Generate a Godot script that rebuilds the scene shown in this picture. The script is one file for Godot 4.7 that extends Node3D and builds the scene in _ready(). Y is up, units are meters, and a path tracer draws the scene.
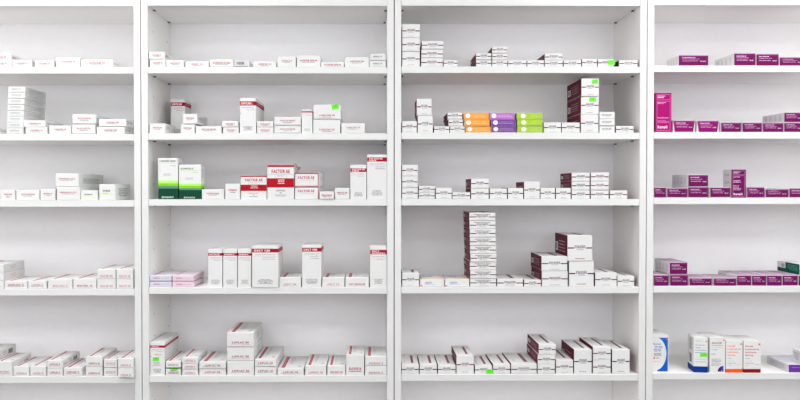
extends Node3D
# A wall of four white shelving bays in a pharmacy, stocked with medicine cartons.

const WHITE := Color(0.885, 0.885, 0.882)
const RED := Color(0.65, 0.04, 0.14)
const MAROON := Color(0.36, 0.055, 0.16)
const GREY := Color(0.34, 0.34, 0.37)
const PALE := Color(0.6, 0.6, 0.63)
const PURPLE := Color(0.42, 0.02, 0.33)
const PX := 2400.0      # print resolution of fronts, pixels per metre
const PXD := 1200.0     # along the depth
const PAGE := 2048

var pages: Array[Image] = []
var page_mats: Array[StandardMaterial3D] = []
var pack_x := 0
var pack_y := 0
var pack_h := 0
var designs := {}
var meshes := {}
var taken := {}
var words := {}
var ceilings := 0
var sheets := {}
var rng := RandomNumberGenerator.new()
var mat_board: StandardMaterial3D
var mat_edge: StandardMaterial3D
var mat_shelf: StandardMaterial3D
var mat_sticker: StandardMaterial3D
var mat_pin: StandardMaterial3D
var mat_brown: StandardMaterial3D

func _ready():
	rng.seed = 11
	# ---- camera
	var cam := Camera3D.new()
	cam.name = "camera"
	cam.projection = Camera3D.PROJECTION_FRUSTUM
	cam.near = 0.1
	cam.far = 60.0
	cam.size = 0.1 * 400.0 / 767.0
	cam.frustum_offset = Vector2(0.1 * 21.0 / 767.0, 0.0)
	cam.position = Vector3(0, 1.50, 2.76)
	cam.rotation_degrees = Vector3(-0.8, -0.3, 0)
	add_child(cam)
	cam.current = true
	# ---- environment and exposure
	var we := WorldEnvironment.new()
	we.name = "environment"
	var env := Environment.new()
	env.background_mode = Environment.BG_COLOR
	env.background_color = Color(0.7, 0.75, 0.8)
	env.tonemap_mode = Environment.TONE_MAPPER_LINEAR
	env.tonemap_exposure = 1.08
	env.sdfgi_enabled = true
	env.ssao_enabled = true
	env.ssil_enabled = true
	we.environment = env
	add_child(we)
	# ---- ceiling luminaires
	for z in [0.8, 2.9]:
		for x in [-3.9, -1.25, 1.45, 4.1]:
			ceiling_light(Vector3(x, 2.9, z), 2.05 if z < 2.0 else 2.1)
	# ---- daylight through the frosted shop window opposite the shelving
	shop_window(Vector3(0.1, 2.0, 3.88), Vector2(8.8, 1.2), 1.3)
	room()
	materials()
	shelving(1, -1.7453, -0.8397, [2.1791, 1.9378, 1.6980, 1.4601, 1.1407, 0.8249])
	shelving(2, -0.8397, 0.0691, [2.1811, 1.9391, 1.7011, 1.4640, 1.1463, 0.8272])
	shelving(3, 0.0691, 0.9789, [2.1819, 1.9412, 1.7036, 1.4647, 1.1475, 0.8308])
	shelving(4, 0.9789, 1.8917, [2.1853, 1.9451, 1.7057, 1.4693, 1.1499, 0.8349])
	# ---- cartons
	carton("medicine_carton", "red", "ALOGOM 20", Vector3(-1.3447, 1.9381, -0.0040), Vector3(0.0849, 0.0244, 0.12), -0.07, "white carton, red lettering, cut by the photo edge, lower of two, top shelf, white bay", "white cartons on the top shelf of the white bay", {"side": "red"})
	carton("medicine_carton", "red", "ALOGOM 20", Vector3(-1.3473, 1.9631, -0.0057), Vector3(0.0849, 0.0223, 0.12), -0.22, "white carton, red lettering, cut by the photo edge, upper of two, top shelf, white bay", "white cartons on the top shelf of the white bay", {"side": "red"})
	carton("medicine_carton", "red", "ALOGOM 10", Vector3(-1.2652, 1.9381, -0.0031), Vector3(0.0698, 0.0259, 0.16), -0.12, "white carton, red lettering, beside the stacked pair, top shelf, white bay", "white cartons on the top shelf of the white bay")
	carton("medicine_carton", "red", "ALOPIM 10", Vector3(-1.1855, 1.9381, -0.0039), Vector3(0.0670, 0.0237, 0.16), -0.01, "white carton, red lettering, low one beside the taller, top shelf, white bay", "white cartons on the top shelf of the white bay")
	carton("medicine_carton", "red", "ALOGOM 10", Vector3(-1.1016, 1.9381, -0.0063), Vector3(0.0864, 0.0352, 0.16), 0.07, "white carton, red lettering, tallest in its row, top shelf, white bay", "white cartons on the top shelf of the white bay")
	carton("medicine_carton", "red", "ALOGOM 10", Vector3(-0.9981, 1.9381, -0.0036), Vector3(0.1151, 0.0280, 0.155), 0.18, "white carton, red lettering, widest, at the row end, top shelf, white bay", "white cartons on the top shelf of the white bay")
	carton("medicine_carton", "red", "LOMAREX 10", Vector3(-1.3878, 1.6983, -0.0051), Vector3(0.0748, 0.0216, 0.15), 0.09, "white carton, red lettering, at the photo edge, second shelf, white bay", "white cartons on the second shelf of the white bay")
	carton("medicine_carton", "grey", "CONVERTIUM", Vector3(-1.2930, 1.6983, -0.0033), Vector3(0.0605, 0.0207, 0.175), 0.05, "slim white carton with grey print, tall slim stack, first from bottom, second shelf, white bay", "slim white cartons with grey print on the second shelf of the white bay")
	carton("medicine_carton", "grey", "CONVERTIUM", Vector3(-1.2920, 1.7196, -0.0033), Vector3(0.0605, 0.0207, 0.175), 0.18, "slim white carton with grey print, tall slim stack, second from bottom, second shelf, white bay", "slim white cartons with grey print on the second shelf of the white bay")
	carton("medicine_carton", "grey", "CONVERTIUM", Vector3(-1.2919, 1.7409, -0.0053), Vector3(0.0605, 0.0207, 0.175), 0.19, "slim white carton with grey print, tall slim stack, third from bottom, second shelf, white bay", "slim white cartons with grey print on the second shelf of the white bay")
	carton("medicine_carton", "grey", "CONVERTIUM", Vector3(-1.2918, 1.7623, -0.0067), Vector3(0.0605, 0.0207, 0.175), -0.05, "slim white carton with grey print, tall slim stack, fourth from bottom, second shelf, white bay", "slim white cartons with grey print on the second shelf of the white bay")
	carton("medicine_carton", "grey", "CONVERTIUM", Vector3(-1.2904, 1.7836, -0.0061), Vector3(0.0605, 0.0207, 0.175), 0.22, "slim white carton with grey print, tall slim stack, fifth from bottom, second shelf, white bay", "slim white cartons with grey print on the second shelf of the white bay")
	carton("medicine_carton", "grey", "CONVERTIUM", Vector3(-1.2888, 1.8050, -0.0057), Vector3(0.0605, 0.0207, 0.175), -0.18, "slim white carton with grey print, tall slim stack, sixth from bottom, second shelf, white bay", "slim white cartons with grey print on the second shelf of the white bay")
	carton("medicine_carton", "grey", "CONVERTIUM", Vector3(-1.2869, 1.8263, -0.0048), Vector3(0.0605, 0.0207, 0.175), -0.03, "slim white carton with grey print, tall slim stack, seventh from bottom, second shelf, white bay", "slim white cartons with grey print on the second shelf of the white bay")
	carton("medicine_carton", "grey", "CONVERTIUM", Vector3(-1.2864, 1.8476, -0.0051), Vector3(0.0605, 0.0207, 0.175), 0.00, "slim white carton with grey print, tall slim stack, topmost, second shelf, white bay", "slim white cartons with grey print on the second shelf of the white bay")
	carton("medicine_carton", "red", "LOMAREX 10", Vector3(-1.2168, 1.6983, -0.0045), Vector3(0.0781, 0.0245, 0.16), 0.04, "white carton, red lettering, against the eight-high stack, lower of two, second shelf, white bay", "white cartons on the second shelf of the white bay")
	carton("medicine_carton", "red", "LOMAREX 10", Vector3(-1.2236, 1.7234, -0.0061), Vector3(0.0781, 0.0245, 0.16), 0.09, "white carton, red lettering, against the eight-high stack, upper of two, second shelf, white bay", "white cartons on the second shelf of the white bay")
	carton("medicine_carton", "red", "LOMAREX 20", Vector3(-1.1320, 1.6983, -0.0067), Vector3(0.0789, 0.0310, 0.16), 0.25, "white carton, red lettering, alone between two pairs, second shelf, white bay", "white cartons on the second shelf of the white bay")
	carton("medicine_carton", "red2", "BLISCARTIN", Vector3(-1.0473, 1.6983, -0.0057), Vector3(0.0846, 0.0342, 0.175), 0.18, "white carton, thick pair with dark slot, lower of two, second shelf, white bay", "white cartons on the second shelf of the white bay", {"slot": 1})
	carton("medicine_carton", "red2", "BLISCARTIN", Vector3(-1.0459, 1.7331, -0.0077), Vector3(0.0847, 0.0364, 0.175), 0.03, "white carton, thick pair with dark slot, upper of two, second shelf, white bay", "white cartons on the second shelf of the white bay", {"slot": 1})
	carton("medicine_carton", "red", "LONSETIN", Vector3(-0.9508, 1.6983, -0.0059), Vector3(0.0991, 0.0267, 0.15), 0.17, "white carton, wide pair at the row end, lower of two, second shelf, white bay", "white cartons on the second shelf of the white bay")
	carton("medicine_carton", "red", "LONSETIN", Vector3(-0.9433, 1.7256, -0.0049), Vector3(0.0990, 0.0270, 0.15), -0.22, "white carton, wide pair at the row end, upper of two, second shelf, white bay", "white cartons on the second shelf of the white bay")
	carton("medicine_carton", "red2", "RISOCLARIN", Vector3(-1.3200, 1.4604, -0.0064), Vector3(0.0501, 0.0372, 0.16), -0.21, "white carton, red and grey lettering, at the photo edge, middle shelf, white bay", "white cartons on the middle shelf of the white bay")
	carton("medicine_carton", "red", "OCTAGON 50", Vector3(-1.2490, 1.4604, -0.0062), Vector3(0.0842, 0.0368, 0.16), -0.17, "white carton, red lettering, wide one, middle shelf, white bay", "white cartons on the middle shelf of the white bay")
	carton("medicine_carton", "red", "METSONIL 10", Vector3(-1.1768, 1.4604, -0.0042), Vector3(0.0537, 0.0408, 0.16), 0.19, "white carton, red lettering, small, before the thick pair, middle shelf, white bay", "white cartons on the middle shelf of the white bay")
	carton("medicine_carton", "sidetext", "PEPROMIN 0.25 G", Vector3(-1.1021, 1.4604, -0.0032), Vector3(0.0838, 0.0476, 0.25), -0.23, "white carton, red lettering, thick pair with grey-printed sides, lower of two, middle shelf, white bay", "white cartons on the middle shelf of the white bay")
	carton("medicine_carton", "sidetext", "PEPROMIN 0.25 G", Vector3(-1.1074, 1.5086, -0.0055), Vector3(0.0839, 0.0483, 0.25), 0.19, "white carton, red lettering, thick pair with grey-printed sides, upper of two, middle shelf, white bay", "white cartons on the middle shelf of the white bay")
	carton("medicine_carton", "lime", "IDEMAX", Vector3(-1.0285, 1.4604, -0.0069), Vector3(0.0610, 0.0361, 0.16), 0.25, "white carton with lime strip, low lime-striped one, middle shelf, white bay", "white cartons with lime strip on the middle shelf of the white bay")
	carton("medicine_carton", "lime", "IDEMAX", Vector3(-0.9631, 1.4604, -0.0042), Vector3(0.0584, 0.0580, 0.165), 0.05, "white carton with lime strip, taller lime-striped one, middle shelf, white bay", "white cartons with lime strip on the middle shelf of the white bay")
	carton("medicine_carton", "loplac", "HIDROLIP 15", Vector3(-1.3825, 1.1410, -0.0031), Vector3(0.0913, 0.0290, 0.166), -0.05, "white carton, red lettering, stack at the photo edge, bottom of three, fourth shelf, white bay", "white cartons on the fourth shelf of the white bay")
	carton("medicine_carton", "loplac", "HIDROLIP 15", Vector3(-1.3833, 1.1705, -0.0048), Vector3(0.0913, 0.0290, 0.166), -0.23, "white carton, red lettering, stack at the photo edge, middle of three, fourth shelf, white bay", "white cartons on the fourth shelf of the white bay")
	carton("medicine_carton", "loplac", "HIDROLIP 15", Vector3(-1.3839, 1.2001, -0.0061), Vector3(0.0914, 0.0290, 0.166), 0.23, "white carton, red lettering, stack at the photo edge, top of three, fourth shelf, white bay", "white cartons on the fourth shelf of the white bay")
	carton("medicine_carton", "loplac", "HIDROLIPOL 15", Vector3(-1.2943, 1.1410, -0.0066), Vector3(0.0828, 0.0283, 0.16), -0.02, "white carton, red lettering, bold print beside the stack, fourth shelf, white bay", "white cartons on the fourth shelf of the white bay")
	carton("medicine_carton", "loplac", "LOVEX 5", Vector3(-1.2163, 1.1410, -0.0051), Vector3(0.0663, 0.0283, 0.17), 0.05, "white carton, red lettering, small, second past the stack, fourth shelf, white bay", "white cartons on the fourth shelf of the white bay")
	carton("medicine_carton", "loplac", "MELTRIL 5", Vector3(-1.1343, 1.1410, -0.0052), Vector3(0.0868, 0.0355, 0.165), 0.22, "white carton, red lettering, thicker, with plain grey subtitle, fourth shelf, white bay", "white cartons on the fourth shelf of the white bay")
	carton("medicine_carton", "loplac", "MELTRIL 15", Vector3(-1.0462, 1.1410, -0.0050), Vector3(0.0828, 0.0366, 0.17), 0.11, "white carton, red lettering, thicker, touching the double stack, fourth shelf, white bay", "white cartons on the fourth shelf of the white bay")
	carton("medicine_carton", "loplac", "NULIP 50", Vector3(-0.9678, 1.1410, -0.0040), Vector3(0.0663, 0.0348, 0.165), 0.24, "white carton, red lettering, inner column of paired stacks, lower of two, fourth shelf, white bay", "white cartons on the fourth shelf of the white bay")
	carton("medicine_carton", "loplac", "NULIP 50", Vector3(-0.9682, 1.1764, -0.0052), Vector3(0.0663, 0.0362, 0.165), -0.24, "white carton, red lettering, inner column of paired stacks, upper of two, fourth shelf, white bay", "white cartons on the fourth shelf of the white bay")
	carton("medicine_carton", "loplac", "NULIP 30", Vector3(-0.9019, 1.1410, -0.0047), Vector3(0.0606, 0.0348, 0.165), -0.24, "white carton, red lettering, paired stack by the post, lower of two, fourth shelf, white bay", "white cartons on the fourth shelf of the white bay")
	carton("medicine_carton", "loplac", "NULIP 30", Vector3(-0.9022, 1.1764, -0.0057), Vector3(0.0606, 0.0362, 0.165), -0.22, "white carton, red lettering, paired stack by the post, upper of two, fourth shelf, white bay", "white cartons on the fourth shelf of the white bay")
	carton("medicine_carton", "loplac", "GLIXINOL 4", Vector3(-1.4042, 0.8252, -0.0055), Vector3(0.0691, 0.0537, 0.16), 0.09, "white carton, red lettering, barcoded stack at photo edge, lower of two, lowest shelf, white bay", "white cartons on the lowest shelf of the white bay", {"side": "bar"})
	carton("medicine_carton", "loplac", "GLIXINOL 4", Vector3(-1.4039, 0.8795, -0.0048), Vector3(0.0691, 0.0319, 0.16), 0.12, "white carton, red lettering, barcoded stack at photo edge, upper of two, lowest shelf, white bay", "white cartons on the lowest shelf of the white bay", {"side": "bar"})
	carton("medicine_carton", "loplac", "ARTIFEN 2", Vector3(-1.3368, 0.8252, -0.0031), Vector3(0.0576, 0.0536, 0.155), 0.09, "white carton, red lettering, thick, cut by photo edge, lowest shelf, white bay", "white cartons on the lowest shelf of the white bay", {"side": "bar"})
	carton("medicine_carton", "loplac", "LOVINA 4", Vector3(-1.2774, 0.8252, -0.0069), Vector3(0.0577, 0.0342, 0.17), -0.02, "white carton, red lettering, low, before the barcode pair, lowest shelf, white bay", "white cartons on the lowest shelf of the white bay")
	carton("medicine_carton", "loplac", "LOVINA 10", Vector3(-1.2156, 0.8252, -0.0054), Vector3(0.0577, 0.0363, 0.17), -0.07, "white carton, red lettering, low, touching the barcode pair, lowest shelf, white bay", "white cartons on the lowest shelf of the white bay")
	carton("medicine_carton", "loplac", "LOPLAC 5", Vector3(-1.1546, 0.8252, -0.0043), Vector3(0.0562, 0.0284, 0.16), 0.05, "white carton, red lettering, barcode-sided pair, lower of two, lowest shelf, white bay", "white cartons on the lowest shelf of the white bay", {"side": "bar"})
	carton("medicine_carton", "loplac", "LOPLAC 5", Vector3(-1.1545, 0.8542, -0.0040), Vector3(0.0562, 0.0291, 0.16), 0.14, "white carton, red lettering, barcode-sided pair, upper of two, lowest shelf, white bay", "white cartons on the lowest shelf of the white bay", {"side": "bar"})
	carton("medicine_carton", "loplac", "LOPLAC 7", Vector3(-1.0900, 0.8252, -0.0031), Vector3(0.0663, 0.0305, 0.165), 0.12, "white carton, red lettering, single beside the barcode pair, lowest shelf, white bay", "white cartons on the lowest shelf of the white bay")
	carton("medicine_carton", "loplac", "LIBERTA 10", Vector3(-1.0138, 0.8252, -0.0042), Vector3(0.0598, 0.0356, 0.16), 0.15, "white carton, red lettering, bold-red pair, lower of two, lowest shelf, white bay", "white cartons on the lowest shelf of the white bay")
	carton("medicine_carton", "loplac", "LIBERTA 10", Vector3(-1.0134, 0.8614, -0.0033), Vector3(0.0598, 0.0349, 0.16), -0.03, "white carton, red lettering, bold-red pair, upper of two, lowest shelf, white bay", "white cartons on the lowest shelf of the white bay")
	carton("medicine_carton", "loplac", "GLUCOP 10", Vector3(-0.9552, 0.8252, -0.0058), Vector3(0.0484, 0.0298, 0.15), -0.09, "white carton, red lettering, middle pair, lower of two, lowest shelf, white bay", "white cartons on the lowest shelf of the white bay")
	carton("medicine_carton", "loplac", "GLUCOP 10", Vector3(-0.9550, 0.8556, -0.0050), Vector3(0.0484, 0.0305, 0.15), -0.03, "white carton, red lettering, middle pair, upper of two, lowest shelf, white bay", "white cartons on the lowest shelf of the white bay")
	carton("medicine_carton", "loplac", "LINOXA 10", Vector3(-0.8933, 0.8252, 0.0160), Vector3(0.0551, 0.0332, 0.15), -0.08, "white carton, red lettering, overhanging pair by the post, lower of two, lowest shelf, white bay", "white cartons on the lowest shelf of the white bay")
	carton("medicine_carton", "loplac", "LINOXA 10", Vector3(-0.8936, 0.8590, 0.0152), Vector3(0.0552, 0.0350, 0.15), -0.02, "white carton, red lettering, overhanging pair by the post, upper of two, lowest shelf, white bay", "white cartons on the lowest shelf of the white bay")
	carton("medicine_carton", "red", "ALOGOM 10", Vector3(-0.7800, 1.9394, -0.0039), Vector3(0.0570, 0.0266, 0.13), 0.01, "white carton, red lettering, pair beside the post, lower of two, top shelf, green-carton bay", "white cartons on the top shelf of the green-carton bay", {"side": "red"})
	carton("medicine_carton", "red", "ALOGOM 10", Vector3(-0.7830, 1.9666, -0.0044), Vector3(0.0570, 0.0277, 0.13), 0.17, "white carton, red lettering, pair beside the post, upper of two, top shelf, green-carton bay", "white cartons on the top shelf of the green-carton bay", {"side": "red"})
	carton("medicine_carton", "red", "ALOGOM 75", Vector3(-0.7176, 1.9394, -0.0037), Vector3(0.0642, 0.0245, 0.16), 0.15, "white carton, red lettering, small, after the pair, top shelf, green-carton bay", "white cartons on the top shelf of the green-carton bay")
	carton("medicine_carton", "red", "RIGEL 10", Vector3(-0.6391, 1.9394, -0.0056), Vector3(0.0859, 0.0202, 0.16), -0.08, "white carton, red lettering, lowest, with faint print, top shelf, green-carton bay", "white cartons on the top shelf of the green-carton bay")
	carton("medicine_carton", "redb", "KLONOXIN 10.5 MG", Vector3(-0.5508, 1.9394, -0.0035), Vector3(0.0851, 0.0273, 0.16), 0.15, "white carton, bold red lettering, bold wide red lettering, top shelf, green-carton bay", "white cartons on the top shelf of the green-carton bay")
	carton("medicine_carton", "barcode", "", Vector3(-0.4795, 1.9394, -0.0080), Vector3(0.0543, 0.0231, 0.16), -0.04, "white carton with grey barcode, barcode facing out, top shelf, green-carton bay", "white cartons with grey barcode on the top shelf of the green-carton bay")
	carton("medicine_carton", "red", "GENFRO 10", Vector3(-0.3963, 1.9394, -0.0047), Vector3(0.0830, 0.0202, 0.16), 0.21, "white carton, red lettering, flat, past the barcode, top shelf, green-carton bay", "white cartons on the top shelf of the green-carton bay")
	carton("medicine_carton", "red", "ALOGOM 0.5 G", Vector3(-0.3175, 1.9394, -0.0036), Vector3(0.0665, 0.0388, 0.16), 0.22, "white carton, red lettering, upright squarish one, top shelf, green-carton bay", "white cartons on the top shelf of the green-carton bay")
	carton("medicine_carton", "redb", "ALOGOM GEN 50", Vector3(-0.2388, 1.9394, -0.0065), Vector3(0.0853, 0.0417, 0.16), -0.03, "white carton, bold red lettering, tallest in its row, top shelf, green-carton bay", "white cartons on the top shelf of the green-carton bay")
	carton("medicine_carton", "redb", "ALOGOM GEN 20", Vector3(-0.1525, 1.9394, -0.0068), Vector3(0.0824, 0.0188, 0.16), -0.14, "white carton, bold red lettering, flat, bold red print, top shelf, green-carton bay", "white cartons on the top shelf of the green-carton bay")
	carton("medicine_carton", "red", "AMIODAR 200", Vector3(-0.0647, 1.9394, -0.0060), Vector3(0.0868, 0.0360, 0.16), 0.08, "white carton, red lettering, thick, beside end pair, top shelf, green-carton bay", "white cartons on the top shelf of the green-carton bay")
	carton("medicine_carton", "grey", "CEREBRIL 5.50", Vector3(0.0101, 1.9394, -0.0051), Vector3(0.0550, 0.0234, 0.13), -0.08, "grey-printed white carton, pair at the row end, lower of two, top shelf, green-carton bay", "grey-printed white cartons on the top shelf of the green-carton bay")
	carton("medicine_carton", "grey", "CEREBRIL 5.50", Vector3(0.0101, 1.9634, -0.0030), Vector3(0.0550, 0.0241, 0.13), 0.04, "grey-printed white carton, pair at the row end, upper of two, top shelf, green-carton bay", "grey-printed white cartons on the top shelf of the green-carton bay")
	carton("medicine_carton", "red", "SORTIGAN", Vector3(-0.7821, 1.7014, -0.0041), Vector3(0.0577, 0.0353, 0.13), -0.23, "white carton, red lettering, alone beside the post, second shelf, green-carton bay", "white cartons on the second shelf of the green-carton bay")
	carton("upright_carton", "band", "SORTICAM", Vector3(-0.7520, 1.7014, -0.1750), Vector3(0.0538, 0.1419, 0.1), 0.21, "tall white red-banded carton, behind the small pair, second shelf, green-carton bay", "tall white red-banded cartons on the second shelf of the green-carton bay", {"by": 0.07, "bh": 0.1})
	carton("medicine_carton", "red", "SORTIGAN", Vector3(-0.6739, 1.7014, -0.0066), Vector3(0.0513, 0.0332, 0.165), 0.04, "white carton, red lettering, pair hiding a tall carton, lower of two, second shelf, green-carton bay", "white cartons on the second shelf of the green-carton bay", {"side": "grey"})
	carton("medicine_carton", "red", "SORTIGAN", Vector3(-0.6646, 1.7352, -0.0035), Vector3(0.0513, 0.0360, 0.165), -0.16, "white carton, red lettering, pair hiding a tall carton, upper of two, second shelf, green-carton bay", "white cartons on the second shelf of the green-carton bay", {"side": "grey"})
	carton("medicine_carton", "red", "SORTICAM RETARD", Vector3(-0.5983, 1.7014, -0.0042), Vector3(0.0923, 0.0260, 0.16), 0.01, "white carton, red lettering, wide and low, second shelf, green-carton bay", "white cartons on the second shelf of the green-carton bay")
	carton("medicine_carton", "red", "TIOCAM 5", Vector3(-0.5183, 1.7014, -0.0047), Vector3(0.0571, 0.0217, 0.16), 0.06, "white carton, pair touching the tall banded carton, lower of two, second shelf, green-carton bay", "white cartons on the second shelf of the green-carton bay")
	carton("medicine_carton", "red", "TIOCAM 5", Vector3(-0.5210, 1.7237, -0.0039), Vector3(0.0571, 0.0224, 0.16), 0.18, "white carton, pair touching the tall banded carton, upper of two, second shelf, green-carton bay", "white cartons on the second shelf of the green-carton bay")
	carton("upright_carton", "band", "SORTICAM L", Vector3(-0.4569, 1.7014, -0.0049), Vector3(0.0578, 0.1273, 0.2), -0.07, "tall white red-banded carton, tallest of its shelf, second shelf, green-carton bay", "tall white red-banded cartons on the second shelf of the green-carton bay", {"marks": 1, "by": 0.085, "bh": 0.12})
	carton("medicine_carton", "red", "SORTIGAN 20", Vector3(-0.3949, 1.7014, -0.0038), Vector3(0.0593, 0.0217, 0.15), 0.16, "white carton, red lettering, thin pair beyond banded carton, lower of two, second shelf, green-carton bay", "white cartons on the second shelf of the green-carton bay")
	carton("medicine_carton", "red", "SORTIGAN 20", Vector3(-0.3950, 1.7237, -0.0043), Vector3(0.0593, 0.0210, 0.15), 0.21, "white carton, red lettering, thin pair beyond banded carton, upper of two, second shelf, green-carton bay", "white cartons on the second shelf of the green-carton bay")
	carton("medicine_carton", "red2", "FOLCYSTEINE", Vector3(-0.3146, 1.7014, -0.0062), Vector3(0.0968, 0.0267, 0.16), -0.25, "white carton, wide pair with dark slot, lower of two, second shelf, green-carton bay", "white cartons on the second shelf of the green-carton bay", {"slot": 1})
	carton("medicine_carton", "red2", "FOLCYSTEINE", Vector3(-0.3147, 1.7287, -0.0062), Vector3(0.0968, 0.0318, 0.16), -0.23, "white carton, wide pair with dark slot, upper of two, second shelf, green-carton bay", "white cartons on the second shelf of the green-carton bay", {"slot": 1})
	carton("upright_carton", "band", "MINOX", Vector3(-0.2443, 1.7014, -0.0041), Vector3(0.0384, 0.0856, 0.06), 0.01, "narrow upright red-banded carton, narrow, thin red band, second shelf, green-carton bay", "narrow upright red-banded cartons on the second shelf of the green-carton bay", {"thin": 1})
	carton("medicine_carton", "redlow", "CARLON 10", Vector3(-0.1738, 1.7014, -0.0047), Vector3(0.0975, 0.0504, 0.15), 0.14, "white carton, red lettering, bulky pair with green sticker, lower of two, second shelf, green-carton bay", "white cartons on the second shelf of the green-carton bay")
	carton("medicine_carton", "redlow", "CARLON 10", Vector3(-0.1726, 1.7525, -0.0021), Vector3(0.0974, 0.0518, 0.15), -0.19, "white carton, red lettering, bulky pair with green sticker, upper of two, second shelf, green-carton bay", "white cartons on the second shelf of the green-carton bay", {"sticker": [0.0297, 0.0442, 0.0255, 0.0183, 12]})
	carton("medicine_carton", "red", "CARLON 10", Vector3(-0.0788, 1.7014, -0.0035), Vector3(0.0845, 0.0361, 0.16), 0.24, "white carton, red lettering, last of its row, second shelf, green-carton bay", "white cartons on the second shelf of the green-carton bay")
	carton("upright_carton", "greens", "CINAREX DUO", Vector3(-0.7452, 1.4643, -0.0064), Vector3(0.0715, 0.1484, 0.06), 0.00, "white and green carton, taller of the two green, middle shelf, green-carton bay", "white and green cartons on the middle shelf of the green-carton bay")
	carton("upright_carton", "greens", "GINKOLA", Vector3(-0.6660, 1.4643, -0.0060), Vector3(0.0801, 0.1247, 0.05), -0.07, "white and green carton, shorter of the two green, middle shelf, green-carton bay", "white and green cartons on the middle shelf of the green-carton bay")
	carton("medicine_carton", "red", "FUROSDEX", Vector3(-0.5835, 1.4643, -0.0056), Vector3(0.0808, 0.0354, 0.12), -0.07, "white carton, red lettering, low, beside green carton, middle shelf, green-carton bay", "white cartons on the middle shelf of the green-carton bay")
	carton("medicine_carton", "red", "FITOMAR 50", Vector3(-0.5126, 1.4643, -0.0038), Vector3(0.0535, 0.0556, 0.16), -0.19, "white carton, red lettering, squarish, before the red-banded, middle shelf, green-carton bay", "white cartons on the middle shelf of the green-carton bay")
	carton("upright_carton", "factor", "FACTOR AE", Vector3(-0.4368, 1.4643, -0.0052), Vector3(0.0927, 0.0865, 0.13), -0.06, "white and red carton, smaller broad red-banded one, middle shelf, green-carton bay", "white and red cartons on the middle shelf of the green-carton bay")
	carton("upright_carton", "factor", "FACTOR AE", Vector3(-0.3395, 1.4643, -0.0033), Vector3(0.0960, 0.1239, 0.13), -0.06, "white and red carton, largest, with torn top flap, middle shelf, green-carton bay", "white and red cartons on the middle shelf of the green-carton bay", {"torn": 1})
	carton("medicine_carton", "factorb", "FACTOR AE", Vector3(-0.2458, 1.4643, -0.0054), Vector3(0.0867, 0.0462, 0.12), -1.50, "white red-edged carton, red-edged pair, lower of two, middle shelf, green-carton bay", "white red-edged cartons on the middle shelf of the green-carton bay")
	carton("medicine_carton", "factorb", "FACTOR AE", Vector3(-0.2459, 1.5112, -0.0065), Vector3(0.0867, 0.0484, 0.12), -5.50, "white red-edged carton, red-edged pair, upper of two, middle shelf, green-carton bay", "white red-edged cartons on the middle shelf of the green-carton bay")
	carton("medicine_carton", "redb", "RESILIAN 50", Vector3(-0.1735, 1.4643, 0.0040), Vector3(0.0512, 0.0278, 0.05), 0.10, "white carton, bold red lettering, smallest, beside red-edged pair, middle shelf, green-carton bay", "white cartons on the middle shelf of the green-carton bay")
	carton("medicine_carton", "redb", "FRESCO 50", Vector3(-0.1182, 1.4643, -0.0047), Vector3(0.0536, 0.0405, 0.16), -0.02, "white carton, bold red lettering, small, before tall pair, middle shelf, green-carton bay", "white cartons on the middle shelf of the green-carton bay")
	carton("upright_carton", "band", "FACTOR AE|FORTE", Vector3(-0.0598, 1.4643, -0.0040), Vector3(0.0579, 0.1240, 0.13), 0.10, "tall white red-banded carton, shorter of the banded two, middle shelf, green-carton bay", "tall white red-banded cartons on the middle shelf of the green-carton bay", {"band2": 1})
	carton("upright_carton", "band", "FACTOR AE|FORTE", Vector3(0.0076, 1.4643, -0.0033), Vector3(0.0716, 0.1607, 0.14), -0.04, "tall white red-banded carton, taller, against the post, middle shelf, green-carton bay", "tall white red-banded cartons on the middle shelf of the green-carton bay", {"band2": 1, "by": 0.11, "bh": 0.1})
	carton("medicine_carton", "lilac", "NATUR", Vector3(-0.7735, 1.1466, -0.0065), Vector3(0.0794, 0.0200, 0.16), -0.06, "flat lilac carton, flat pair beside the post, lower of two, fourth shelf, green-carton bay", "flat lilac cartons on the fourth shelf of the green-carton bay")
	carton("medicine_carton", "lilac", "NATUR", Vector3(-0.7737, 1.1685, -0.0072), Vector3(0.0794, 0.0200, 0.16), -0.12, "flat lilac carton, flat pair beside the post, upper of two, fourth shelf, green-carton bay", "flat lilac cartons on the fourth shelf of the green-carton bay")
	carton("medicine_carton", "pink", "MODEX", Vector3(-0.6920, 1.1466, -0.0049), Vector3(0.0772, 0.0200, 0.16), 0.16, "flat pink carton, flat pair beside lilac ones, lower of two, fourth shelf, green-carton bay", "flat pink cartons on the fourth shelf of the green-carton bay")
	carton("medicine_carton", "pink", "MODEX", Vector3(-0.6924, 1.1685, -0.0064), Vector3(0.0772, 0.0200, 0.16), 0.15, "flat pink carton, flat pair beside lilac ones, upper of two, fourth shelf, green-carton bay", "flat pink cartons on the fourth shelf of the green-carton bay")
	carton("upright_carton", "band", "OXCTOLER", Vector3(-0.5762, 1.1466, -0.0057), Vector3(0.0513, 0.1374, 0.1), 0.03, "slim upright red-banded carton, first past the pink pair, fourth shelf, green-carton bay", "slim upright red-banded cartons on the fourth shelf of the green-carton bay")
	carton("upright_carton", "band", "BIOMARIN 20", Vector3(-0.5221, 1.1466, -0.0034), Vector3(0.0506, 0.1373, 0.1), -0.25, "slim upright red-banded carton, middle of three alike, fourth shelf, green-carton bay", "slim upright red-banded cartons on the fourth shelf of the green-carton bay")
	carton("upright_carton", "band", "BIOMARIN 20", Vector3(-0.4702, 1.1466, -0.0036), Vector3(0.0477, 0.1373, 0.1), -0.23, "slim upright red-banded carton, touching the big carton, fourth shelf, green-carton bay", "slim upright red-banded cartons on the fourth shelf of the green-carton bay")
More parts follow.
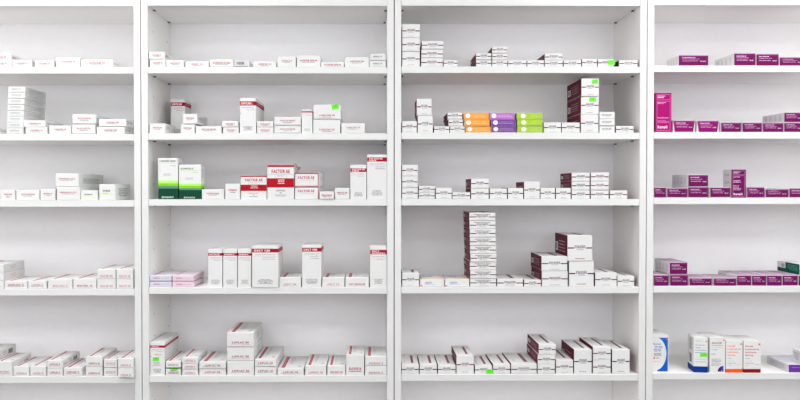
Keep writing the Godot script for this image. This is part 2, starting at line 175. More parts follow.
	carton("upright_carton", "band", "OXCT 120", Vector3(-0.3947, 1.1466, 0.0030), Vector3(0.0943, 0.1499, 0.13), 0.19, "big upright red-banded carton, broadest of its shelf, fourth shelf, green-carton bay", "big upright red-banded cartons on the fourth shelf of the green-carton bay")
	carton("medicine_carton", "loplac", "OXCT 50", Vector3(-0.3063, 1.1466, -0.0037), Vector3(0.0787, 0.0362, 0.155), 0.17, "white carton, red lettering, low, between two upright ones, fourth shelf, green-carton bay", "white cartons on the fourth shelf of the green-carton bay")
	carton("upright_carton", "band", "OXCT 100", Vector3(-0.2284, 1.1466, -0.0035), Vector3(0.0686, 0.1525, 0.13), 0.09, "tall white red-banded carton, tallest, standing mid shelf, fourth shelf, green-carton bay", "tall white red-banded cartons on the fourth shelf of the green-carton bay")
	carton("medicine_carton", "loplac", "OXCT 15", Vector3(-0.1506, 1.1466, -0.0063), Vector3(0.0803, 0.0348, 0.15), 0.04, "white carton, red lettering, low, touching the tallest, fourth shelf, green-carton bay", "white cartons on the fourth shelf of the green-carton bay")
	carton("medicine_carton", "loplac", "OXCT MUSCULAR", Vector3(-0.0647, 1.1466, -0.0062), Vector3(0.0846, 0.0352, 0.15), 0.13, "white carton, red lettering, low, bold red print, fourth shelf, green-carton bay", "white cartons on the fourth shelf of the green-carton bay")
	carton("upright_carton", "band", "OXCT|NUTRIOFEN", Vector3(0.0126, 1.1466, -0.0050), Vector3(0.0601, 0.1498, 0.12), -0.20, "tall white red-banded carton, against the post, fourth shelf, green-carton bay", "tall white red-banded cartons on the fourth shelf of the green-carton bay", {"band2": 1})
	carton("upright_carton", "band", "LINOXA", Vector3(-0.7858, 0.8275, -0.0060), Vector3(0.0527, 0.1211, 0.19), -0.22, "tall white red-banded carton, green-stickered, against the post, lowest shelf, green-carton bay", "tall white red-banded cartons on the lowest shelf of the green-carton bay", {"marks": 1, "midbar": 1, "sticker": [-0.0052, 0.0592, 0.0239, 0.0137, 0]})
	carton("medicine_carton", "loplac", "LINOXA 50", Vector3(-0.7284, 0.8275, -0.0043), Vector3(0.0542, 0.0229, 0.19), 0.16, "white carton, red lettering, thin pair beside banded carton, lower of two, lowest shelf, green-carton bay", "white cartons on the lowest shelf of the green-carton bay", {"sticker_top": 1})
	carton("medicine_carton", "loplac", "LINOXA 50", Vector3(-0.7281, 0.8557, -0.0033), Vector3(0.0541, 0.0229, 0.19), -0.13, "white carton, red lettering, thin pair beside banded carton, upper of two, lowest shelf, green-carton bay", "white cartons on the lowest shelf of the green-carton bay")
	carton("medicine_carton", "loplac", "LOPRES 5", Vector3(-0.6681, 0.8275, -0.0055), Vector3(0.0571, 0.0219, 0.15), -0.05, "white carton, red lettering, three-high stack of thin ones, bottom of three, lowest shelf, green-carton bay", "white cartons on the lowest shelf of the green-carton bay")
	carton("medicine_carton", "loplac", "LOPRES 5", Vector3(-0.6678, 0.8500, -0.0043), Vector3(0.0570, 0.0211, 0.15), -0.07, "white carton, red lettering, three-high stack of thin ones, middle of three, lowest shelf, green-carton bay", "white cartons on the lowest shelf of the green-carton bay")
	carton("medicine_carton", "loplac", "LOPRES 5", Vector3(-0.6677, 0.8717, -0.0038), Vector3(0.0570, 0.0226, 0.15), 0.00, "white carton, red lettering, three-high stack of thin ones, top of three, lowest shelf, green-carton bay", "white cartons on the lowest shelf of the green-carton bay")
	carton("medicine_carton", "loplac", "LOPLAC 50", Vector3(-0.5875, 0.8275, -0.0069), Vector3(0.0960, 0.0241, 0.19), 0.12, "white carton, red lettering, wide pair beside thick stack, lower of two, lowest shelf, green-carton bay", "white cartons on the lowest shelf of the green-carton bay")
	carton("medicine_carton", "loplac", "LOPLAC 50", Vector3(-0.5869, 0.8522, -0.0040), Vector3(0.0959, 0.0244, 0.19), 0.13, "white carton, red lettering, wide pair beside thick stack, upper of two, lowest shelf, green-carton bay", "white cartons on the lowest shelf of the green-carton bay")
	carton("medicine_carton", "loplac", "LOPLAC 50", Vector3(-0.4855, 0.8275, -0.0057), Vector3(0.0967, 0.0516, 0.225), -0.01, "white carton, red lettering, thick three-high stack, bottom of three, lowest shelf, green-carton bay", "white cartons on the lowest shelf of the green-carton bay")
	carton("medicine_carton", "loplac", "LOPLAC 50", Vector3(-0.4867, 0.8797, -0.0064), Vector3(0.0967, 0.0509, 0.225), -0.18, "white carton, red lettering, thick three-high stack, middle of three, lowest shelf, green-carton bay", "white cartons on the lowest shelf of the green-carton bay")
	carton("medicine_carton", "loplac", "LOPLAC 50", Vector3(-0.4862, 0.9312, -0.0039), Vector3(0.0966, 0.0512, 0.225), 0.21, "white carton, red lettering, thick three-high stack, top of three, lowest shelf, green-carton bay", "white cartons on the lowest shelf of the green-carton bay")
	carton("medicine_carton", "loplac", "LOPLAC 20", Vector3(-0.3954, 0.8275, -0.0051), Vector3(0.0780, 0.0313, 0.23), 0.11, "white carton, red lettering, pair against the thick stack, lower of two, lowest shelf, green-carton bay", "white cartons on the lowest shelf of the green-carton bay")
	carton("medicine_carton", "loplac", "LOPLAC 20", Vector3(-0.3952, 0.8594, -0.0033), Vector3(0.0779, 0.0273, 0.23), -0.15, "white carton, red lettering, pair against the thick stack, upper of two, lowest shelf, green-carton bay", "white cartons on the lowest shelf of the green-carton bay")
	carton("medicine_carton", "loplac", "LOPLAC 10", Vector3(-0.3055, 0.8275, -0.0053), Vector3(0.0946, 0.0244, 0.21), -0.13, "white carton, red lettering, widest low one, lowest shelf, green-carton bay", "white cartons on the lowest shelf of the green-carton bay")
	carton("medicine_carton", "loplac", "LORDAC 20", Vector3(-0.2145, 0.8275, -0.0058), Vector3(0.0759, 0.0346, 0.2), -0.10, "white carton, red lettering, first past the widest, lowest shelf, green-carton bay", "white cartons on the lowest shelf of the green-carton bay")
	carton("medicine_carton", "loplac", "OXCAVIT 30", Vector3(-0.1397, 0.8275, -0.0058), Vector3(0.0651, 0.0350, 0.18), 0.18, "white carton, red lettering, narrow, beside the squarish, lowest shelf, green-carton bay", "white cartons on the lowest shelf of the green-carton bay")
	carton("medicine_carton", "loplac", "BLOCKVIR 20", Vector3(-0.0717, 0.8275, -0.0053), Vector3(0.0651, 0.0741, 0.165), -0.14, "white carton, red lettering, squarish, twice as thick, lowest shelf, green-carton bay", "white cartons on the lowest shelf of the green-carton bay")
	carton("medicine_carton", "loplac", "BRIMAX 5", Vector3(0.0036, 0.8275, -0.0031), Vector3(0.0781, 0.0338, 0.18), -0.06, "white carton, red lettering, pair against the post, lower of two, lowest shelf, green-carton bay", "white cartons on the lowest shelf of the green-carton bay")
	carton("medicine_carton", "loplac", "BRIMAX 5", Vector3(0.0036, 0.8620, -0.0034), Vector3(0.0781, 0.0335, 0.18), -0.09, "white carton, red lettering, pair against the post, upper of two, lowest shelf, green-carton bay", "white cartons on the lowest shelf of the green-carton bay")
	carton("medicine_carton", "maroon", "DOLOSED", Vector3(0.1296, 1.9415, -0.0061), Vector3(0.0638, 0.0532, 0.13), 0.25, "maroon-striped white carton, tall stack beside the post, bottom of three, top shelf, maroon bay", "maroon-striped white cartons on the top shelf of the maroon bay")
	carton("medicine_carton", "maroon", "DOLOSED", Vector3(0.1295, 1.9954, -0.0051), Vector3(0.0637, 0.0489, 0.13), -0.02, "maroon-striped white carton, tall stack beside the post, middle of three, top shelf, maroon bay", "maroon-striped white cartons on the top shelf of the maroon bay")
	carton("medicine_carton", "maroon", "DOLOSED", Vector3(0.1296, 2.0449, -0.0070), Vector3(0.0638, 0.0489, 0.13), 0.03, "maroon-striped white carton, tall stack beside the post, top of three, top shelf, maroon bay", "maroon-striped white cartons on the top shelf of the maroon bay")
	carton("medicine_carton", "maroon", "DOLOSED", Vector3(0.2051, 1.9415, -0.0049), Vector3(0.0782, 0.0303, 0.16), 0.18, "maroon-striped white carton, wider three-high stack, bottom of three, top shelf, maroon bay", "maroon-striped white cartons on the top shelf of the maroon bay")
	carton("medicine_carton", "maroon", "DOLOSED", Vector3(0.2058, 1.9724, -0.0051), Vector3(0.0782, 0.0303, 0.16), 0.23, "maroon-striped white carton, wider three-high stack, middle of three, top shelf, maroon bay", "maroon-striped white cartons on the top shelf of the maroon bay")
	carton("medicine_carton", "maroon", "DOLOSED", Vector3(0.2076, 2.0033, -0.0043), Vector3(0.0782, 0.0302, 0.16), -0.13, "maroon-striped white carton, wider three-high stack, top of three, top shelf, maroon bay", "maroon-striped white cartons on the top shelf of the maroon bay")
	carton("medicine_carton", "maroon", "DOLOSED", Vector3(0.2725, 1.9415, -0.0059), Vector3(0.0515, 0.0238, 0.16), 0.23, "maroon-striped white carton, single, before the gap, top shelf, maroon bay", "maroon-striped white cartons on the top shelf of the maroon bay")
	carton("medicine_carton", "maroon", "DOLOSED", Vector3(0.3918, 1.9415, -0.0064), Vector3(0.0552, 0.0235, 0.16), -0.16, "maroon-striped white carton, pair after the gap, lower of two, top shelf, maroon bay", "maroon-striped white cartons on the top shelf of the maroon bay")
	carton("medicine_carton", "maroon", "DOLOSED", Vector3(0.3914, 1.9656, -0.0034), Vector3(0.0551, 0.0238, 0.16), 0.10, "maroon-striped white carton, pair after the gap, upper of two, top shelf, maroon bay", "maroon-striped white cartons on the top shelf of the maroon bay")
	carton("medicine_carton", "maroon", "DOLOSED", Vector3(0.4495, 1.9415, -0.0064), Vector3(0.0552, 0.0235, 0.16), -0.12, "maroon-striped white carton, three-high mid-row stack, bottom of three, top shelf, maroon bay", "maroon-striped white cartons on the top shelf of the maroon bay")
	carton("medicine_carton", "maroon", "DOLOSED", Vector3(0.4494, 1.9656, -0.0061), Vector3(0.0552, 0.0231, 0.16), -0.04, "maroon-striped white carton, three-high mid-row stack, middle of three, top shelf, maroon bay", "maroon-striped white cartons on the top shelf of the maroon bay")
	carton("medicine_carton", "maroon", "DOLOSED", Vector3(0.4493, 1.9893, -0.0051), Vector3(0.0551, 0.0234, 0.16), -0.20, "maroon-striped white carton, three-high mid-row stack, top of three, top shelf, maroon bay", "maroon-striped white cartons on the top shelf of the maroon bay")
	carton("medicine_carton", "maroon", "DOLOSED", Vector3(0.5129, 1.9415, -0.0063), Vector3(0.0667, 0.0235, 0.16), -0.07, "maroon-striped white carton, single beyond mid-row stack, top shelf, maroon bay", "maroon-striped white cartons on the top shelf of the maroon bay")
	carton("medicine_carton", "maroon", "DOLOSED", Vector3(0.5789, 1.9415, -0.0053), Vector3(0.0606, 0.0235, 0.16), -0.25, "maroon-striped white carton, single before the end pair, top shelf, maroon bay", "maroon-striped white cartons on the top shelf of the maroon bay")
	carton("medicine_carton", "maroon", "DOLOSED", Vector3(0.6439, 1.9415, -0.0043), Vector3(0.0649, 0.0227, 0.16), -0.01, "maroon-striped white carton, pair near the row end, lower of two, top shelf, maroon bay", "maroon-striped white cartons on the top shelf of the maroon bay")
	carton("medicine_carton", "maroon", "DOLOSED", Vector3(0.6438, 1.9649, -0.0040), Vector3(0.0649, 0.0238, 0.16), 0.23, "maroon-striped white carton, pair near the row end, upper of two, top shelf, maroon bay", "maroon-striped white cartons on the top shelf of the maroon bay")
	carton("medicine_carton", "maroon", "DOLOSED", Vector3(0.7112, 1.9415, -0.0046), Vector3(0.0631, 0.0235, 0.16), -0.19, "maroon-striped white carton, single after that pair, top shelf, maroon bay", "maroon-striped white cartons on the top shelf of the maroon bay")
	carton("medicine_carton", "maroon", "DOLOSED", Vector3(0.7729, 1.9415, -0.0041), Vector3(0.0541, 0.0278, 0.16), -0.19, "maroon-striped white carton, second before the green sticker, top shelf, maroon bay", "maroon-striped white cartons on the top shelf of the maroon bay")
	carton("medicine_carton", "maroon", "DOLOSED", Vector3(0.8320, 1.9415, -0.0065), Vector3(0.0578, 0.0274, 0.16), -0.20, "maroon-striped white carton, green-stickered, top shelf, maroon bay", "maroon-striped white cartons on the top shelf of the maroon bay", {"sticker": [0.0198, 0.0153, 0.0263, 0.0173, 0]})
	carton("medicine_carton", "maroon", "DOLOSED", Vector3(0.9139, 1.9415, -0.0068), Vector3(0.0676, 0.0239, 0.17), 0.14, "maroon-striped white carton, last, by the side panel, top shelf, maroon bay", "maroon-striped white cartons on the top shelf of the maroon bay")
	carton("medicine_carton", "maroon", "DOLOSED", Vector3(0.1243, 1.7039, -0.0060), Vector3(0.0529, 0.0419, 0.16), 0.09, "maroon-striped white carton, squarish, beside the post, second shelf, maroon bay", "maroon-striped white cartons on the second shelf of the maroon bay")
	carton("medicine_carton", "maroon", "DOLOSED", Vector3(0.1812, 1.7039, -0.0056), Vector3(0.0544, 0.0606, 0.13), -0.12, "maroon-striped white carton, thick pair, lower of two, second shelf, maroon bay", "maroon-striped white cartons on the second shelf of the maroon bay")
	carton("medicine_carton", "maroon", "DOLOSED", Vector3(0.1777, 1.7651, -0.0069), Vector3(0.0544, 0.0613, 0.13), 0.09, "maroon-striped white carton, thick pair, upper of two, second shelf, maroon bay", "maroon-striped white cartons on the second shelf of the maroon bay")
	carton("medicine_carton", "maroon", "DOLOSED", Vector3(0.2407, 1.7039, -0.0051), Vector3(0.0551, 0.0231, 0.16), -0.00, "maroon-striped white carton, low single before the colours, second shelf, maroon bay", "maroon-striped white cartons on the second shelf of the maroon bay")
	carton("medicine_carton", "maroon", "DOLOSED", Vector3(0.2972, 1.7039, -0.0044), Vector3(0.0529, 0.0231, 0.16), 0.09, "maroon-striped white carton, stack beside orange cartons, bottom of three, second shelf, maroon bay", "maroon-striped white cartons on the second shelf of the maroon bay")
	carton("medicine_carton", "maroon", "DOLOSED", Vector3(0.2914, 1.7277, -0.0046), Vector3(0.0529, 0.0239, 0.16), 0.07, "maroon-striped white carton, stack beside orange cartons, middle of three, second shelf, maroon bay", "maroon-striped white cartons on the second shelf of the maroon bay")
	carton("medicine_carton", "maroon", "DOLOSED", Vector3(0.2879, 1.7521, -0.0049), Vector3(0.0529, 0.0239, 0.16), 0.19, "maroon-striped white carton, stack beside orange cartons, top of three, second shelf, maroon bay", "maroon-striped white cartons on the second shelf of the maroon bay")
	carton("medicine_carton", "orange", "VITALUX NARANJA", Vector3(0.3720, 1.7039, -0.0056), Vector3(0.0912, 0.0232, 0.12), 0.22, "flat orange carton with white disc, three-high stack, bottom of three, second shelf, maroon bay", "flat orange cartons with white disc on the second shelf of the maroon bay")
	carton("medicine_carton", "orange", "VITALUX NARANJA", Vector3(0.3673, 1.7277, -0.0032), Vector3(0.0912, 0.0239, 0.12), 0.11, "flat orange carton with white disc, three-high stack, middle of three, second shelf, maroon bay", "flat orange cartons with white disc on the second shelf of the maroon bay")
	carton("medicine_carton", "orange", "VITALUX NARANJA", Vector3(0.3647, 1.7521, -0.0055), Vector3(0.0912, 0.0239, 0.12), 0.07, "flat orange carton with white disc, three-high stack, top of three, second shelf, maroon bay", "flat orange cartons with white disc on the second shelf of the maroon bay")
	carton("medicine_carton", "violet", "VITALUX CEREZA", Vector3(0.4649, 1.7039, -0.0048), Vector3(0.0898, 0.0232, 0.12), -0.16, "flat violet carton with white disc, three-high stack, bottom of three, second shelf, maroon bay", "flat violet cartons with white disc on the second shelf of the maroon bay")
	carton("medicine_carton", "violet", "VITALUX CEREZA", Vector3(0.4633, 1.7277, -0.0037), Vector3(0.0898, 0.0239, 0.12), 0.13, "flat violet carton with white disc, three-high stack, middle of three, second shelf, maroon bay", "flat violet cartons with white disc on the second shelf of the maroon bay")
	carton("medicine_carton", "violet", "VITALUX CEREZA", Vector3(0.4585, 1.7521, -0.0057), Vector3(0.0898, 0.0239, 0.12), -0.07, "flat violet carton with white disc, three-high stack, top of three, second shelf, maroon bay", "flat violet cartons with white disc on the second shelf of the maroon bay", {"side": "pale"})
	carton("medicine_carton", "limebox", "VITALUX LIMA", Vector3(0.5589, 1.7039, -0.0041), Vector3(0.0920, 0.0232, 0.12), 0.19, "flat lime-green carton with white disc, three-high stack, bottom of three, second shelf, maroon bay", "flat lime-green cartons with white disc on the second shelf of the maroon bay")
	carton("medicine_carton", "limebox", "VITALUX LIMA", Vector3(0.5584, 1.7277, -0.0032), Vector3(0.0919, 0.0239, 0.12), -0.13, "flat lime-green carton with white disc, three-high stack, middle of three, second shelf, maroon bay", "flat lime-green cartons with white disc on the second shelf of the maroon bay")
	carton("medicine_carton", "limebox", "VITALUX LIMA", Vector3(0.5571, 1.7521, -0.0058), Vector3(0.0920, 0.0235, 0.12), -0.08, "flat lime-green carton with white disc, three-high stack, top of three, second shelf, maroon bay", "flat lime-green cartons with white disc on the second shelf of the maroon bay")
	carton("medicine_carton", "maroon", "DOLOSED", Vector3(0.6398, 1.7039, -0.0046), Vector3(0.0631, 0.0372, 0.16), 0.14, "maroon-striped white carton, single beside lime cartons, second shelf, maroon bay", "maroon-striped white cartons on the second shelf of the maroon bay")
	carton("medicine_carton", "maroon", "DOLOSED", Vector3(0.7062, 1.7039, -0.0044), Vector3(0.0646, 0.0368, 0.16), -0.19, "maroon-striped white carton, single before dark-sided stack, second shelf, maroon bay", "maroon-striped white cartons on the second shelf of the maroon bay")
	carton("medicine_carton", "maroon", "DOLOSED", Vector3(0.7743, 1.7039, -0.0041), Vector3(0.0639, 0.0656, 0.205), -0.19, "maroon-striped white carton, big dark-sided stack, bottom of three, second shelf, maroon bay", "maroon-striped white cartons on the second shelf of the maroon bay")
	carton("medicine_carton", "maroon", "DOLOSED", Vector3(0.7754, 1.7702, -0.0066), Vector3(0.0639, 0.0635, 0.205), -0.16, "maroon-striped white carton, big dark-sided stack, middle of three, second shelf, maroon bay", "maroon-striped white cartons on the second shelf of the maroon bay", {"sticker": [0.0089, 0.0536, 0.0252, 0.0151, -2]})
	carton("medicine_carton", "maroon", "DOLOSED", Vector3(0.7756, 1.8342, -0.0036), Vector3(0.0639, 0.0648, 0.205), 0.12, "maroon-striped white carton, big dark-sided stack, top of three, second shelf, maroon bay", "maroon-striped white cartons on the second shelf of the maroon bay", {"sticker": [0.0166, 0.0533, 0.0230, 0.0162, 6]})
	carton("medicine_carton", "greysm", "MACRILEN", Vector3(0.8376, 1.7039, -0.0063), Vector3(0.0556, 0.0246, 0.13), 0.05, "grey-printed white carton, plain stack by dark-sided one, bottom of three, second shelf, maroon bay", "grey-printed white cartons on the second shelf of the maroon bay")
	carton("medicine_carton", "greysm", "MACRILEN", Vector3(0.8368, 1.7291, -0.0034), Vector3(0.0555, 0.0246, 0.13), -0.15, "grey-printed white carton, plain stack by dark-sided one, middle of three, second shelf, maroon bay", "grey-printed white cartons on the second shelf of the maroon bay")
	carton("medicine_carton", "greysm", "MACRILEN", Vector3(0.8373, 1.7543, -0.0052), Vector3(0.0556, 0.0246, 0.13), -0.15, "grey-printed white carton, plain stack by dark-sided one, top of three, second shelf, maroon bay", "grey-printed white cartons on the second shelf of the maroon bay")
	carton("medicine_carton", "maroon", "DOLOSED", Vector3(0.9014, 1.7039, -0.0040), Vector3(0.0639, 0.0246, 0.16), -0.23, "maroon-striped white carton, last, by the side panel, second shelf, maroon bay", "maroon-striped white cartons on the second shelf of the maroon bay")
	carton("medicine_carton", "maroon", "DOLOSED", Vector3(0.1259, 1.4650, -0.0062), Vector3(0.0573, 0.0405, 0.13), 0.22, "maroon-striped white carton, three-high stack by the post, bottom of three, middle shelf, maroon bay", "maroon-striped white cartons on the middle shelf of the maroon bay")
	carton("medicine_carton", "maroon", "DOLOSED", Vector3(0.1258, 1.5061, -0.0046), Vector3(0.0572, 0.0405, 0.13), 0.04, "maroon-striped white carton, three-high stack by the post, middle of three, middle shelf, maroon bay", "maroon-striped white cartons on the middle shelf of the maroon bay")
	carton("medicine_carton", "maroon", "DOLOSED", Vector3(0.1259, 1.5472, -0.0065), Vector3(0.0573, 0.0412, 0.13), 0.09, "maroon-striped white carton, three-high stack by the post, top of three, middle shelf, maroon bay", "maroon-striped white cartons on the middle shelf of the maroon bay")
	carton("medicine_carton", "maroon", "DOLOSED", Vector3(0.1868, 1.4650, -0.0042), Vector3(0.0579, 0.0232, 0.13), -0.01, "maroon-striped white carton, thin pair, lower of two, middle shelf, maroon bay", "maroon-striped white cartons on the middle shelf of the maroon bay")
	carton("medicine_carton", "maroon", "DOLOSED", Vector3(0.1869, 1.4888, -0.0059), Vector3(0.0580, 0.0232, 0.13), -0.25, "maroon-striped white carton, thin pair, upper of two, middle shelf, maroon bay", "maroon-striped white cartons on the middle shelf of the maroon bay")
	carton("medicine_carton", "maroon", "DOLOSED", Vector3(0.2482, 1.4650, -0.0061), Vector3(0.0580, 0.0405, 0.16), -0.00, "maroon-striped white carton, squarish, beside the thin pair, middle shelf, maroon bay", "maroon-striped white cartons on the middle shelf of the maroon bay")
	carton("medicine_carton", "maroon", "DOLOSED", Vector3(0.3117, 1.4650, -0.0051), Vector3(0.0638, 0.0239, 0.16), -0.15, "maroon-striped white carton, lowest single, middle shelf, maroon bay", "maroon-striped white cartons on the middle shelf of the maroon bay")
	carton("medicine_carton", "maroon", "DOLOSED", Vector3(0.3788, 1.4650, -0.0051), Vector3(0.0638, 0.0369, 0.165), 0.00, "maroon-striped white carton, grey-sided pair, lower of two, middle shelf, maroon bay", "maroon-striped white cartons on the middle shelf of the maroon bay")
	carton("medicine_carton", "maroon", "DOLOSED", Vector3(0.3789, 1.5025, -0.0055), Vector3(0.0638, 0.0355, 0.165), 0.03, "maroon-striped white carton, grey-sided pair, upper of two, middle shelf, maroon bay", "maroon-striped white cartons on the middle shelf of the maroon bay")
	carton("medicine_carton", "maroon", "DOLOSED", Vector3(0.4455, 1.4650, -0.0068), Vector3(0.0624, 0.0377, 0.16), -0.18, "maroon-striped white carton, single after grey-sided pair, middle shelf, maroon bay", "maroon-striped white cartons on the middle shelf of the maroon bay")
	carton("medicine_carton", "maroon", "DOLOSED", Vector3(0.5076, 1.4650, -0.0062), Vector3(0.0552, 0.0398, 0.16), -0.22, "maroon-striped white carton, single before the cube, middle shelf, maroon bay", "maroon-striped white cartons on the middle shelf of the maroon bay")
	carton("medicine_carton", "maroon", "DOLOSED", Vector3(0.5665, 1.4650, -0.0044), Vector3(0.0566, 0.0618, 0.165), -0.21, "maroon-striped white carton, tallest single, cube-like, middle shelf, maroon bay", "maroon-striped white cartons on the middle shelf of the maroon bay")
	carton("medicine_carton", "maroon", "DOLOSED", Vector3(0.6237, 1.4650, -0.0052), Vector3(0.0523, 0.0398, 0.16), -0.09, "maroon-striped white carton, single after the cube, middle shelf, maroon bay", "maroon-striped white cartons on the middle shelf of the maroon bay")
	carton("medicine_carton", "maroon", "DOLOSED", Vector3(0.6804, 1.4650, -0.0065), Vector3(0.0538, 0.0398, 0.16), -0.18, "maroon-striped white carton, single touching dark-sided stack, middle shelf, maroon bay", "maroon-striped white cartons on the middle shelf of the maroon bay")
	carton("medicine_carton", "maroon", "DOLOSED", Vector3(0.7434, 1.4650, -0.0064), Vector3(0.0654, 0.0312, 0.17), 0.21, "maroon-striped white carton, dark-sided stack, bottom of three, middle shelf, maroon bay", "maroon-striped white cartons on the middle shelf of the maroon bay")
	carton("medicine_carton", "maroon", "DOLOSED", Vector3(0.7433, 1.4968, -0.0063), Vector3(0.0654, 0.0312, 0.17), -0.08, "maroon-striped white carton, dark-sided stack, middle of three, middle shelf, maroon bay", "maroon-striped white cartons on the middle shelf of the maroon bay")
	carton("medicine_carton", "maroon", "DOLOSED", Vector3(0.7435, 1.5286, -0.0071), Vector3(0.0654, 0.0308, 0.17), 0.18, "maroon-striped white carton, dark-sided stack, top of three, middle shelf, maroon bay", "maroon-striped white cartons on the middle shelf of the maroon bay")
	carton("medicine_carton", "maroon", "DOLOSED", Vector3(0.8118, 1.4650, -0.0047), Vector3(0.0650, 0.0315, 0.17), -0.01, "maroon-striped white carton, stack without dark side showing, bottom of three, middle shelf, maroon bay", "maroon-striped white cartons on the middle shelf of the maroon bay")
	carton("medicine_carton", "maroon", "DOLOSED", Vector3(0.8111, 1.4971, -0.0025), Vector3(0.0649, 0.0315, 0.17), -0.21, "maroon-striped white carton, stack without dark side showing, middle of three, middle shelf, maroon bay", "maroon-striped white cartons on the middle shelf of the maroon bay")
	carton("medicine_carton", "maroon", "DOLOSED", Vector3(0.8113, 1.5292, -0.0031), Vector3(0.0649, 0.0311, 0.17), -0.00, "maroon-striped white carton, stack without dark side showing, top of three, middle shelf, maroon bay", "maroon-striped white cartons on the middle shelf of the maroon bay")
	carton("medicine_carton", "maroon", "DOLOSED", Vector3(0.8801, 1.4650, -0.0058), Vector3(0.0636, 0.0305, 0.16), -0.04, "maroon-striped white carton, last of its row, middle shelf, maroon bay", "maroon-striped white cartons on the middle shelf of the maroon bay")
	carton("medicine_carton", "maroon", "DOLOSED", Vector3(0.1289, 1.1478, -0.0056), Vector3(0.0616, 0.0500, 0.13), -0.02, "maroon-striped white carton, thick one beside the post, fourth shelf, maroon bay", "maroon-striped white cartons on the fourth shelf of the maroon bay")
	carton("medicine_carton", "blueor", "ENALAP 10", Vector3(0.2061, 1.1478, -0.0060), Vector3(0.0872, 0.0276, 0.14), -0.16, "white orange-edged carton with blue print, beside the thick striped one, fourth shelf, maroon bay", "white orange-edged cartons with blue print on the fourth shelf of the maroon bay")
	carton("medicine_carton", "blueor", "ENALIN", Vector3(0.2970, 1.1478, -0.0066), Vector3(0.0887, 0.0276, 0.14), -0.07, "white orange-edged carton with blue print, beside the nine-high stack, fourth shelf, maroon bay", "white orange-edged cartons with blue print on the fourth shelf of the maroon bay")
	carton("medicine_carton", "maroon", "DOLOSED", Vector3(0.3909, 1.1478, -0.0045), Vector3(0.0941, 0.0293, 0.19), 0.05, "maroon-striped white carton, nine-high stack, first from bottom, fourth shelf, maroon bay", "maroon-striped white cartons on the fourth shelf of the maroon bay", {"two": 1})
	carton("medicine_carton", "maroon", "DOLOSED", Vector3(0.3910, 1.1777, -0.0029), Vector3(0.0940, 0.0292, 0.19), -0.15, "maroon-striped white carton, nine-high stack, second from bottom, fourth shelf, maroon bay", "maroon-striped white cartons on the fourth shelf of the maroon bay", {"two": 1})
	carton("medicine_carton", "maroon", "DOLOSED", Vector3(0.3899, 1.2075, -0.0054), Vector3(0.0941, 0.0292, 0.19), -0.02, "maroon-striped white carton, nine-high stack, third from bottom, fourth shelf, maroon bay", "maroon-striped white cartons on the fourth shelf of the maroon bay", {"two": 1})
	carton("medicine_carton", "maroon", "DOLOSED", Vector3(0.3918, 1.2374, -0.0032), Vector3(0.0941, 0.0292, 0.19), -0.16, "maroon-striped white carton, nine-high stack, fourth from bottom, fourth shelf, maroon bay", "maroon-striped white cartons on the fourth shelf of the maroon bay", {"two": 1})
	carton("medicine_carton", "maroon", "DOLOSED", Vector3(0.3905, 1.2672, -0.0040), Vector3(0.0941, 0.0292, 0.19), -0.24, "maroon-striped white carton, nine-high stack, fifth from bottom, fourth shelf, maroon bay", "maroon-striped white cartons on the fourth shelf of the maroon bay", {"two": 1})
	carton("medicine_carton", "maroon", "DOLOSED", Vector3(0.3896, 1.2970, -0.0028), Vector3(0.0940, 0.0292, 0.19), -0.00, "maroon-striped white carton, nine-high stack, sixth from bottom, fourth shelf, maroon bay", "maroon-striped white cartons on the fourth shelf of the maroon bay", {"two": 1})
	carton("medicine_carton", "maroon", "DOLOSED", Vector3(0.3888, 1.3268, -0.0023), Vector3(0.0940, 0.0292, 0.19), -0.03, "maroon-striped white carton, nine-high stack, seventh from bottom, fourth shelf, maroon bay", "maroon-striped white cartons on the fourth shelf of the maroon bay", {"two": 1})
	carton("medicine_carton", "maroon", "DOLOSED", Vector3(0.3884, 1.3565, -0.0050), Vector3(0.0941, 0.0292, 0.19), -0.22, "maroon-striped white carton, nine-high stack, eighth from bottom, fourth shelf, maroon bay", "maroon-striped white cartons on the fourth shelf of the maroon bay", {"two": 1})
	carton("medicine_carton", "maroon", "DOLOSED", Vector3(0.3876, 1.3863, -0.0044), Vector3(0.0941, 0.0292, 0.19), -0.24, "maroon-striped white carton, nine-high stack, topmost, fourth shelf, maroon bay", "maroon-striped white cartons on the fourth shelf of the maroon bay", {"two": 1})
	carton("medicine_carton", "maroon", "DOLOSED", Vector3(0.4884, 1.1478, -0.0069), Vector3(0.0939, 0.0277, 0.165), -0.20, "maroon-striped white carton, wide one after nine-high stack, fourth shelf, maroon bay", "maroon-striped white cartons on the fourth shelf of the maroon bay")
	carton("medicine_carton", "maroon", "DOLOSED", Vector3(0.5697, 1.1478, -0.0049), Vector3(0.0609, 0.0244, 0.19), 0.06, "maroon-striped white carton, low one before the thick pair, fourth shelf, maroon bay", "maroon-striped white cartons on the fourth shelf of the maroon bay")
	carton("medicine_carton", "maroon", "DOLOSED", Vector3(0.6502, 1.1478, -0.0044), Vector3(0.0935, 0.0559, 0.19), -0.22, "maroon-striped white carton, wide thick pair, lower of two, fourth shelf, maroon bay", "maroon-striped white cartons on the fourth shelf of the maroon bay")
	carton("medicine_carton", "maroon", "DOLOSED", Vector3(0.6490, 1.2043, -0.0055), Vector3(0.0935, 0.0530, 0.19), 0.14, "maroon-striped white carton, wide thick pair, upper of two, fourth shelf, maroon bay", "maroon-striped white cartons on the fourth shelf of the maroon bay")
	carton("medicine_carton", "maroon", "DOLOSED", Vector3(0.7463, 1.1478, -0.0049), Vector3(0.0899, 0.0921, 0.19), -0.10, "maroon-striped white carton, bulkiest pair, lower of two, fourth shelf, maroon bay", "maroon-striped white cartons on the fourth shelf of the maroon bay")
